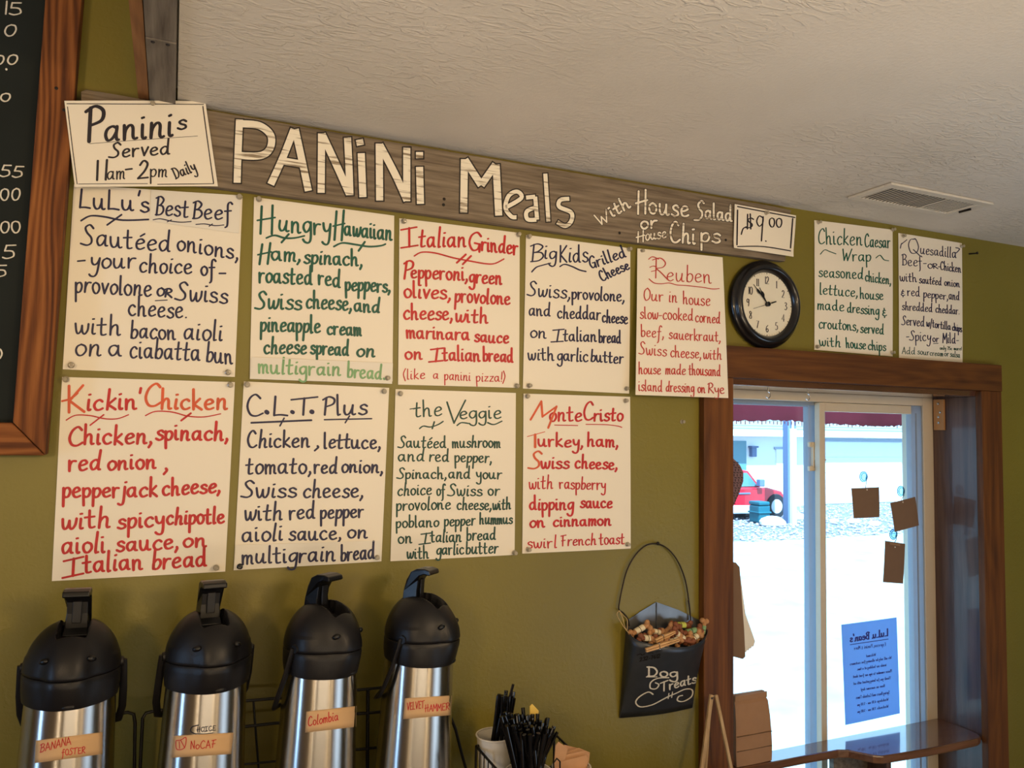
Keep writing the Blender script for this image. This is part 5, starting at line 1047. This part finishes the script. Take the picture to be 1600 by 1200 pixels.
for L_ in ([(968, 954), (964, 960), (970, 972), (978, 984), (985, 992), (996, 1008)], [(968, 954), (974, 962), (980, 968), (980, 985)], [(968, 955), (973, 966), (976, 978), (979, 985)]): tw.tube(dens([Vector(W(x, y, -0.030 if y > 965 else -0.014)) for x, y in L_]), 0.0008, 6)
tag(atbase(tw.build('twine_loop', M['twine'], smooth=60), W(980, 985, -0.03)), 'pale twine loop tied at the left of the tin bucket rim', 'twine')
o, k = (920, 830), 0.30843
lettering(bu, [('Dog', 300, 735, 448, 740, 27, 7.5), ('Treats', 368, 812, 542, 767, 26, 6.5), ('~', [(292, 738), (345, 738)], 5), ('~', [(405, 742), (350, 745), (315, 765), (312, 795), (340, 798), (355, 778), (338, 768)], 6), ('~', [(325, 826), (300, 815), (255, 840), (238, 868), (262, 890), (320, 880), (370, 855), (402, 838), (440, 822), (490, 800), (524, 805), (520, 838), (480, 862), (450, 858), (455, 838), (475, 832)], 6), ('~', [(406, 822), (402, 848)], 4), ('~', [(424, 815), (420, 842)], 4)], o, k, front, M['chalk'], 6.5, 'chalk_lettering', off=0.0012, jitter=0.4)
lettering(bu, [('~', [(244, 628), (262, 622), (270, 628), (284, 620)], 4), ('~', [(300, 620), (318, 616), (326, 619)], 3), ('~', [(340, 612), (352, 608), (372, 605)], 3), ('232-7612', 258, 660, 362, 640, 11, 3.5)], o, k, front, M['iron'], 3.5, 'faint_black_writing', off=0.0012)

def bone(px, py, y, ang, lpx, mat, band, lab, vis=True):
    c = Vector(W(px, py, y)); L_ = lpx * 0.00165 * 0.5
    T = Matrix.Translation(c) @ Matrix.Rotation(-math.radians(ang), 4, 'Y') @ Matrix.Rotation(random.uniform(-0.5, 0.5), 4, 'X')
    r = tag(empty('dog_biscuit', c, T), lab, 'dog biscuit', 'bone biscuits in the tin bucket')
    mb = MB().tube([(-L_ * 0.8, 0, 0), (-L_ * 0.3, 0, 0), (L_ * 0.3, 0, 0), (L_ * 0.8, 0, 0)], [0.0070, 0.0064, 0.0064, 0.0070], 12, flat=0.8)
    for sx in (-1, 1):
        for sz in (-1, 1): mb.ball((sx * L_ * 0.86, 0, sz * 0.0052), 0.0068, 12, (1, 0.85, 1))
    mb.build('bone', mat, r, smooth=60)
    if band is not None:
        bn = MB().tube([(-L_ * 0.42, 0, 0), (L_ * 0.42, 0, 0)], 0.0079, 16, flat=0.82).build('paper_band', band, r, smooth=40)
        MB().tube([(-0.0006, 0, 0), (0.0006, 0, 0)], 0.0082, 16, flat=0.83).build('band_stripe', M['iron'], bn, smooth=40)
o, k = (960, 900), 0.1167
BN = [(335, 715, -0.028, 22, 34, 'bone_tan', 'cream_band', 'tan bone biscuit with cream band at the left of the bucket'), (560, 748, -0.035, -15, 24, 'bone_tan', 'cream_band', 'small bone biscuit with pale band behind the clothespins'), (440, 832, -0.048, -8, 28, 'bone_red', 'cream_band', 'reddish bone biscuit with white band by the left rim'),
 (880, 655, -0.022, -4, 38, 'bone_red', 'lime_band', 'reddish bone biscuit with lime band highest in the bucket'), (1025, 738, -0.036, 8, 38, 'bone_red', 'green_band', 'reddish bone biscuit with green band below the lime one'), (880, 800, -0.050, -36, 34, 'bone_red', 'cream_band', 'reddish bone biscuit with cream band slanting down right'),
 (1070, 825, -0.044, 28, 26, 'bone_tan', 'cream_band', 'tan bone biscuit with cream band near the right rim'), (1185, 715, -0.022, 78, 28, 'bone_tan', 'green_band', 'upright tan bone biscuit with green band at the right rim'), (970, 872, -0.052, -20, 26, 'bone_red', None, 'plain reddish bone biscuit against the front rim'), (790, 868, -0.054, 12, 30, 'bone_tan', 'cream_band', 'tan bone biscuit with cream band under the front clothespin'),
 (1120, 820, -0.034, 62, 20, 'bone_tan', None, 'plain tan bone biscuit upright by the right rim'), (690, 740, -0.030, 30, 26, 'bone_tan', None, 'plain tan bone biscuit in the middle behind the clothespins'), (800, 760, -0.040, 60, 26, 'bone_red', None, 'dark reddish bone biscuit standing in the middle'),
 (600, 860, -0.050, 0, 30, 'bone_tan', None, 'plain tan bone biscuit under the clothespins'), (930, 850, -0.045, 20, 30, 'bone_tan', None, 'plain tan bone biscuit deep in the bucket centre'), (500, 790, -0.030, 10, 30, 'bone_red', None, 'dark biscuit deep at the left of the bucket'), (1060, 780, -0.02, -10, 26, 'bone_tan', None, 'dark biscuit deep at the right of the bucket')]
for x, y, yy, a, l, m1, m2, lab in BN: bone(o[0] + k * x, o[1] + k * y, yy, a, l, M[m1], M[m2] if m2 else None, lab)
def clothespin(x0, y0, x1, y1, y, lab):
    a = Vector(W(o[0] + k * x0, o[1] + k * y0, y)); b_ = Vector(W(o[0] + k * x1, o[1] + k * y1, y + 0.004)); t = (b_ - a).normalized(); s_ = Vector((0, 1, 0)).cross(t).normalized()
    r = tag(empty('clothespin', a, Matrix.Translation(a)), lab, 'clothespin', 'wooden clothespins in the bucket')
    for q in (-1, 1):
        part(MB().prism([a + s_ * q * 0.0006, a + s_ * q * 0.0042, a.lerp(b_, 0.45) + s_ * q * 0.0052, b_ + s_ * q * 0.0030, b_ + s_ * q * 0.0006], (0, -0.006, 0)), 'prong', M['pinewood'], r, bevel=0.0006)
    c = a.lerp(b_, 0.38); part(MB().tube([c - s_ * 0.0056 + Vector((0, -0.0065, 0)), c + s_ * 0.0056 + Vector((0, -0.0065, 0))], 0.0012).tube([c - s_ * 0.0056 + Vector((0, -0.0065, 0)), c - s_ * 0.0056 + Vector((0, 0.001, 0))], 0.001).tube([c + s_ * 0.0056 + Vector((0, -0.0065, 0)), c + s_ * 0.0056 + Vector((0, 0.001, 0))], 0.001), 'spring', M['chrome'], r)
clothespin(410, 990, 860, 845, -0.073, 'wooden clothespin lying over the front rim of the bucket')
clothespin(540, 865, 800, 745, -0.058, 'wooden clothespin lying behind the other on the biscuits')

# ------------------------------------------------------------------ outdoors
GZ = -0.7
tag(MB().box((-15, 0.25, GZ - 0.2), (70, 70, GZ)).build('ground', M['ground']), kind='structure')
tag(MB().box((-3.1, 0.02, GZ - 0.1), (4.7, 0.25, -0.001)).build('foundation', M['siding']), kind='structure')
FY = 18.9
st_ = tag(MB().box((9, 12.6, GZ), (40, FY - 0.06, GZ + 0.003)).build('ground', M['strip']), kind='structure')
rg = random.Random(5); sm_ = MB()
for i in range(5000):
    x, y = rg.uniform(12, 28), 12.4 + 6.2 * rg.random() ** 1.4; r_ = rg.uniform(0.02, 0.055); v = [(x + rg.uniform(-1, 1) * 0.02 + a * r_, y + b_ * r_, GZ + 0.03 + c * r_ * 0.7) for a, b_, c in ((1, 0, 0), (0, 1, 0), (-1, 0, 0), (0, -1, 0), (0, 0, 1))]
    sm_.add(v, [(0, 1, 4), (1, 2, 4), (2, 3, 4), (3, 0, 4)])
tag(part(sm_, 'gravel', flat('mixed_gravel', (150, 146, 150), 0.9, var=0.5, vs=3), st_), kind='stuff')
# white building
hb = tag(empty('white_building', (20, FY, GZ), Matrix.Translation((20, FY, GZ))), 'long low white building with pale roof and garage door across the lot', 'building')
ze = W(1288, 683, FY - 0.6)[2]; zf = W(1288, 671, FY - 0.6)[2]
gx0, gx1 = W(1286, 740, FY)[0], W(1408, 740, FY)[0]; gz1 = W(1340, 690, FY)[2]
part(MB().box((8, FY, GZ), (42, FY + 8, ze + 0.12)), 'wall', M['siding'], hb)
gdr = part(MB().box((gx0, FY - 0.03, GZ + 0.02), (gx1, FY - 0.001, gz1)), 'garage_door', M['garage'], hb)
for i in range(4):
    z0 = GZ + 0.04 + i * (gz1 - GZ - 0.04) / 4; part(MB().box((gx0 + 0.02, FY - 0.05, z0), (gx1 - 0.02, FY - 0.031, z0 + (gz1 - GZ) / 4 - 0.03)), 'panel', M['garage'], gdr)
part(MB().box((gx0 - 0.12, FY - 0.06, gz1), (gx1 + 0.12, FY - 0.001, gz1 + 0.1)), 'door_head', M['trim_out'], hb)
part(MB().box((8, FY - 0.6, ze), (42, FY - 0.56, zf)), 'fascia', M['fascia'], hb)
part(MB().box((8, FY - 0.56, ze + 0.03), (42, FY, ze + 0.06)), 'soffit', M['fascia'], hb)
part(MB().prism([(8, FY - 0.62, zf), (8, FY + 4, zf + 1.7), (8, FY + 8.6, zf), (8, FY + 8.6, zf - 0.05), (8, FY - 0.62, zf - 0.02)], (34, 0, 0)), 'roof', M['shingle'], hb)
for i in range(9): part(MB().box((8, FY - 0.45 + i * 0.5, zf + 0.065 + i * 0.184), (42, FY - 0.40 + i * 0.5, zf + 0.095 + i * 0.184)), 'shingle_course', M['shingle'], hb)
dx0, dx1 = W(1212, 740, FY)[0], W(1230, 740, FY)[0]
dd = part(MB().box((dx0, FY - 0.04, GZ + 0.02), (dx1, FY - 0.001, W(1220, 702, FY)[2])), 'door', M['garage'], hb)
part(MB().box((dx0 - 0.08, FY - 0.05, W(1220, 702, FY)[2]), (dx1 + 0.08, FY - 0.001, W(1220, 702, FY)[2] + 0.08)), 'door_head', M['trim_out'], hb)
wx0, wx1 = W(1120, 700, FY)[0], W(1165, 700, FY)[0]
part(MB().box((wx0, FY - 0.04, W(1150, 735, FY)[2]), (wx1, FY - 0.001, W(1150, 684, FY)[2] - 0.1)), 'window', M['truck_glass'], hb)
lp = W(1174, 706, FY); part(MB().box((lp[0] - 0.1, FY - 0.16, lp[2] - 0.16), (lp[0] + 0.1, FY - 0.001, lp[2] + 0.16)).box((lp[0] - 0.15, FY - 0.2, lp[2] + 0.14), (lp[0] + 0.15, FY - 0.001, lp[2] + 0.2)), 'wall_lantern', M['post2'], hb, bevel=0.02)

# pickup truck
TY = 15.9
tk = tag(empty('pickup_truck', (15, TY, GZ), Matrix.Translation((15, TY, GZ))), 'red pickup truck parked before the white building', 'truck')
def tw3(pts, y): return [W(x, yy, y) for x, yy in pts]
lift = W(1215, 806, TY)[2] - GZ
def TP(pts, y): return [(p[0], p[1], p[2] - lift) for p in [W(x, yy, y) for x, yy in pts]]
part(MB().prism(TP([(1040, 757), (1162, 757), (1188, 757), (1200, 757), (1222, 763), (1228, 772), (1229, 793), (1205, 793), (1120, 793), (1040, 793)], TY), (0, 1.75, 0)), 'body', M['truck'], tk, bevel=0.06)
part(MB().prism(TP([(1040, 785), (1229, 785), (1230, 797), (1040, 800)], TY - 0.03), (0, 1.8, 0)), 'lower_trim', M['truck_low'], tk, bevel=0.03)
part(MB().prism(TP([(1105, 757), (1112, 731), (1160, 729), (1170, 731), (1190, 757)], TY + 0.12), (0, 1.5, 0)), 'cab', M['truck'], tk, bevel=0.05)
part(MB().prism(TP([(1140, 756), (1142, 735), (1167, 734), (1184, 755)], TY + 0.10), (0, 0.05, 0)), 'side_window', M['truck_glass'], tk)
for wx in (1213, 1088):
    c = TP([(wx, 789)], TY - 0.02)[0]; wz = GZ + 0.36
    wl = part(MB().lathe([(0.2, -0.2), (0.34, -0.2), (0.36, -0.16), (0.36, 0.04), (0.34, 0.08), (0.22, 0.08)], 28, Matrix.Translation((c[0], c[1] + 0.06, wz)) @ Matrix.Rotation(PI / 2, 4, 'X')), 'wheel', M['tyre'], tk, smooth=40)
    part(MB().lathe([(0.22, 0.04), (0.2, 0.09), (0.06, 0.10), (0.01, 0.11)], 20, Matrix.Translation((c[0], c[1] + 0.06, wz)) @ Matrix.Rotation(PI / 2, 4, 'X')), 'hub_cap', M['truck_low'], wl, smooth=40)
mc = TP([(1192, 750)], TY - 0.15)[0]; part(MB().box((mc[0] - 0.1, mc[1], mc[2] - 0.1), (mc[0] + 0.08, mc[1] + 0.16, mc[2] + 0.1)), 'side_mirror', M['post2'], tk, bevel=0.02)
part(MB().box((TP([(1152, 763)], TY)[0][0] - 0.1, TY - 0.02, TP([(1168, 766)], TY)[0][2] - 0.02), (TP([(1172, 763)], TY)[0][0], TY, TP([(1168, 766)], TY)[0][2] + 0.02)), 'door_handle', M['post2'], tk)
# post, bin, rocks
pb = W(1238, 819, GZ, 2)
po = tag(empty('porch_post', (pb[0], pb[1], GZ), Matrix.Translation((pb[0], pb[1], GZ))), 'tall post with shade put into its blue-grey colour and a white pipe, beside the truck', 'post')
part(MB().box((pb[0] - 0.14, pb[1], GZ), (pb[0] + 0.16, pb[1] + 0.2, 4.2)), 'shaft', M['post2'], po, bevel=0.01)
part(MB().box((pb[0] - 0.09, pb[1] - 0.12, GZ), (pb[0] + 0.05, pb[1], W(1238, 670, pb[1])[2])), 'white_pipe', M['post'], po, bevel=0.01)
part(MB().tube([(pb[0] - 0.02, pb[1] - 0.05, W(1238, 671, pb[1])[2]), (pb[0] - 0.02, pb[1] - 0.05, 3.4)], 0.03), 'upper_pipe', M['post'], po)
bb = W(1195, 819, GZ, 2)
bi = tag(empty('utility_bin', (bb[0], bb[1], GZ), Matrix.Translation((bb[0], bb[1], GZ))), 'dark teal plastic bin standing by the truck wheel', 'bin')
part(MB().box((bb[0] - 0.2, bb[1], GZ + 0.03), (bb[0] + 0.2, bb[1] + 0.4, GZ + 0.5)), 'body', M['bin'], bi, bevel=0.04)
part(MB().box((bb[0] - 0.22, bb[1] - 0.03, GZ + 0.28), (bb[0] + 0.22, bb[1] + 0.43, GZ + 0.33)), 'band', M['bin'], bi, bevel=0.02)
part(MB().box((bb[0] - 0.2, bb[1] - 0.02, GZ + 0.5), (bb[0] + 0.17, bb[1] + 0.42, GZ + 0.6)), 'lid', M['bin'], bi, bevel=0.03)
for i, (x, y, r_, lab) in enumerate(((1207, 822, 0.3, 'flat pale rock in front of the teal bin'), (1218, 806, 0.22, 'pale rock right of the teal bin'), (1176, 806, 0.17, 'pale rock left of the teal bin'), (1245, 812, 0.22, 'pale rock right of the tall post'), (1332, 818, 0.16, 'pale rock in the gravel below the squarish card'), (1366, 822, 0.16, 'pale rock in the gravel near the tilted card'), (1303, 816, 0.12, 'small pale rock at the left of the sliding pane'))):
    c = W(x, y, GZ, 2); mb = MB().ball((0, 0, 0), 1, 12, (r_ * 1.2, r_, r_ * 0.6)); rr = random.Random(i); mb.v = [(v[0] * rr.uniform(0.9, 1.1) + c[0], v[1] * rr.uniform(0.9, 1.1) + c[1], v[2] + c[2] + r_ * 0.3) for v in mb.v]
    tag(atbase(mb.build('garden_rock', M['rock'], smooth=30), (c[0], c[1], GZ)), lab, 'rock', 'pale rocks in the gravel')
# awning over the window, outside
AY = 0.62; aw = tag(empty('awning', (1.9, 0.26, 2.0), Matrix.Translation((1.9, 0.26, 2.0))), 'maroon cloth awning with ragged edge outside the window', 'awning')
za_ = W(1200, 659, AY)[2]; zt2 = W(1200, 610, AY)[2] + 0.03
vs = []; fs = []; n = 160; ax0, ax1 = 1.2, 3.4
rw = random.Random(9)
for i in range(n + 1):
    x = ax0 + (ax1 - ax0) * i / n; wob = 0.012 * math.sin(x * 9)
    pxw = 0.0
    vs += [(x, 0.27, zt2 + 0.22), (x, AY + wob, zt2), (x, AY + wob, (zt2 + za_) / 2), (x, AY + wob, za_ + 0.006 * math.sin(x * 7) + rw.uniform(-0.004, 0.003))]
for i in range(n):
    for j in range(3): a = i * 4 + j; fs.append((a, a + 1, a + 5, a + 4))
cl = part(MB().add(vs, fs), 'cloth', M['awning'], aw, smooth=60); so = cl.modifiers.new('solid', 'SOLIDIFY'); so.thickness = 0.002
fg = MB()
for i in range(120):
    x = ax0 + 0.01 + (ax1 - ax0 - 0.02) * i / 120; fg.box((x, AY - 0.001 + 0.012 * math.sin(x * 9), za_ - 0.006 - rw.uniform(0, 0.008)), (x + 0.0025, AY + 0.001 + 0.012 * math.sin(x * 9), za_ + 0.003))
tag(part(fg, 'frayed_edge', M['awning'], aw), kind='stuff')
for x in (1.22, 3.38): part(MB().tube([(x, 0.262, zt2 + 0.21), (x, AY, zt2 - 0.004)], 0.008).tube([(x, 0.262, zt2 - 0.05), (x, AY, zt2 - 0.004)], 0.006), 'bracket', M['post'], aw)
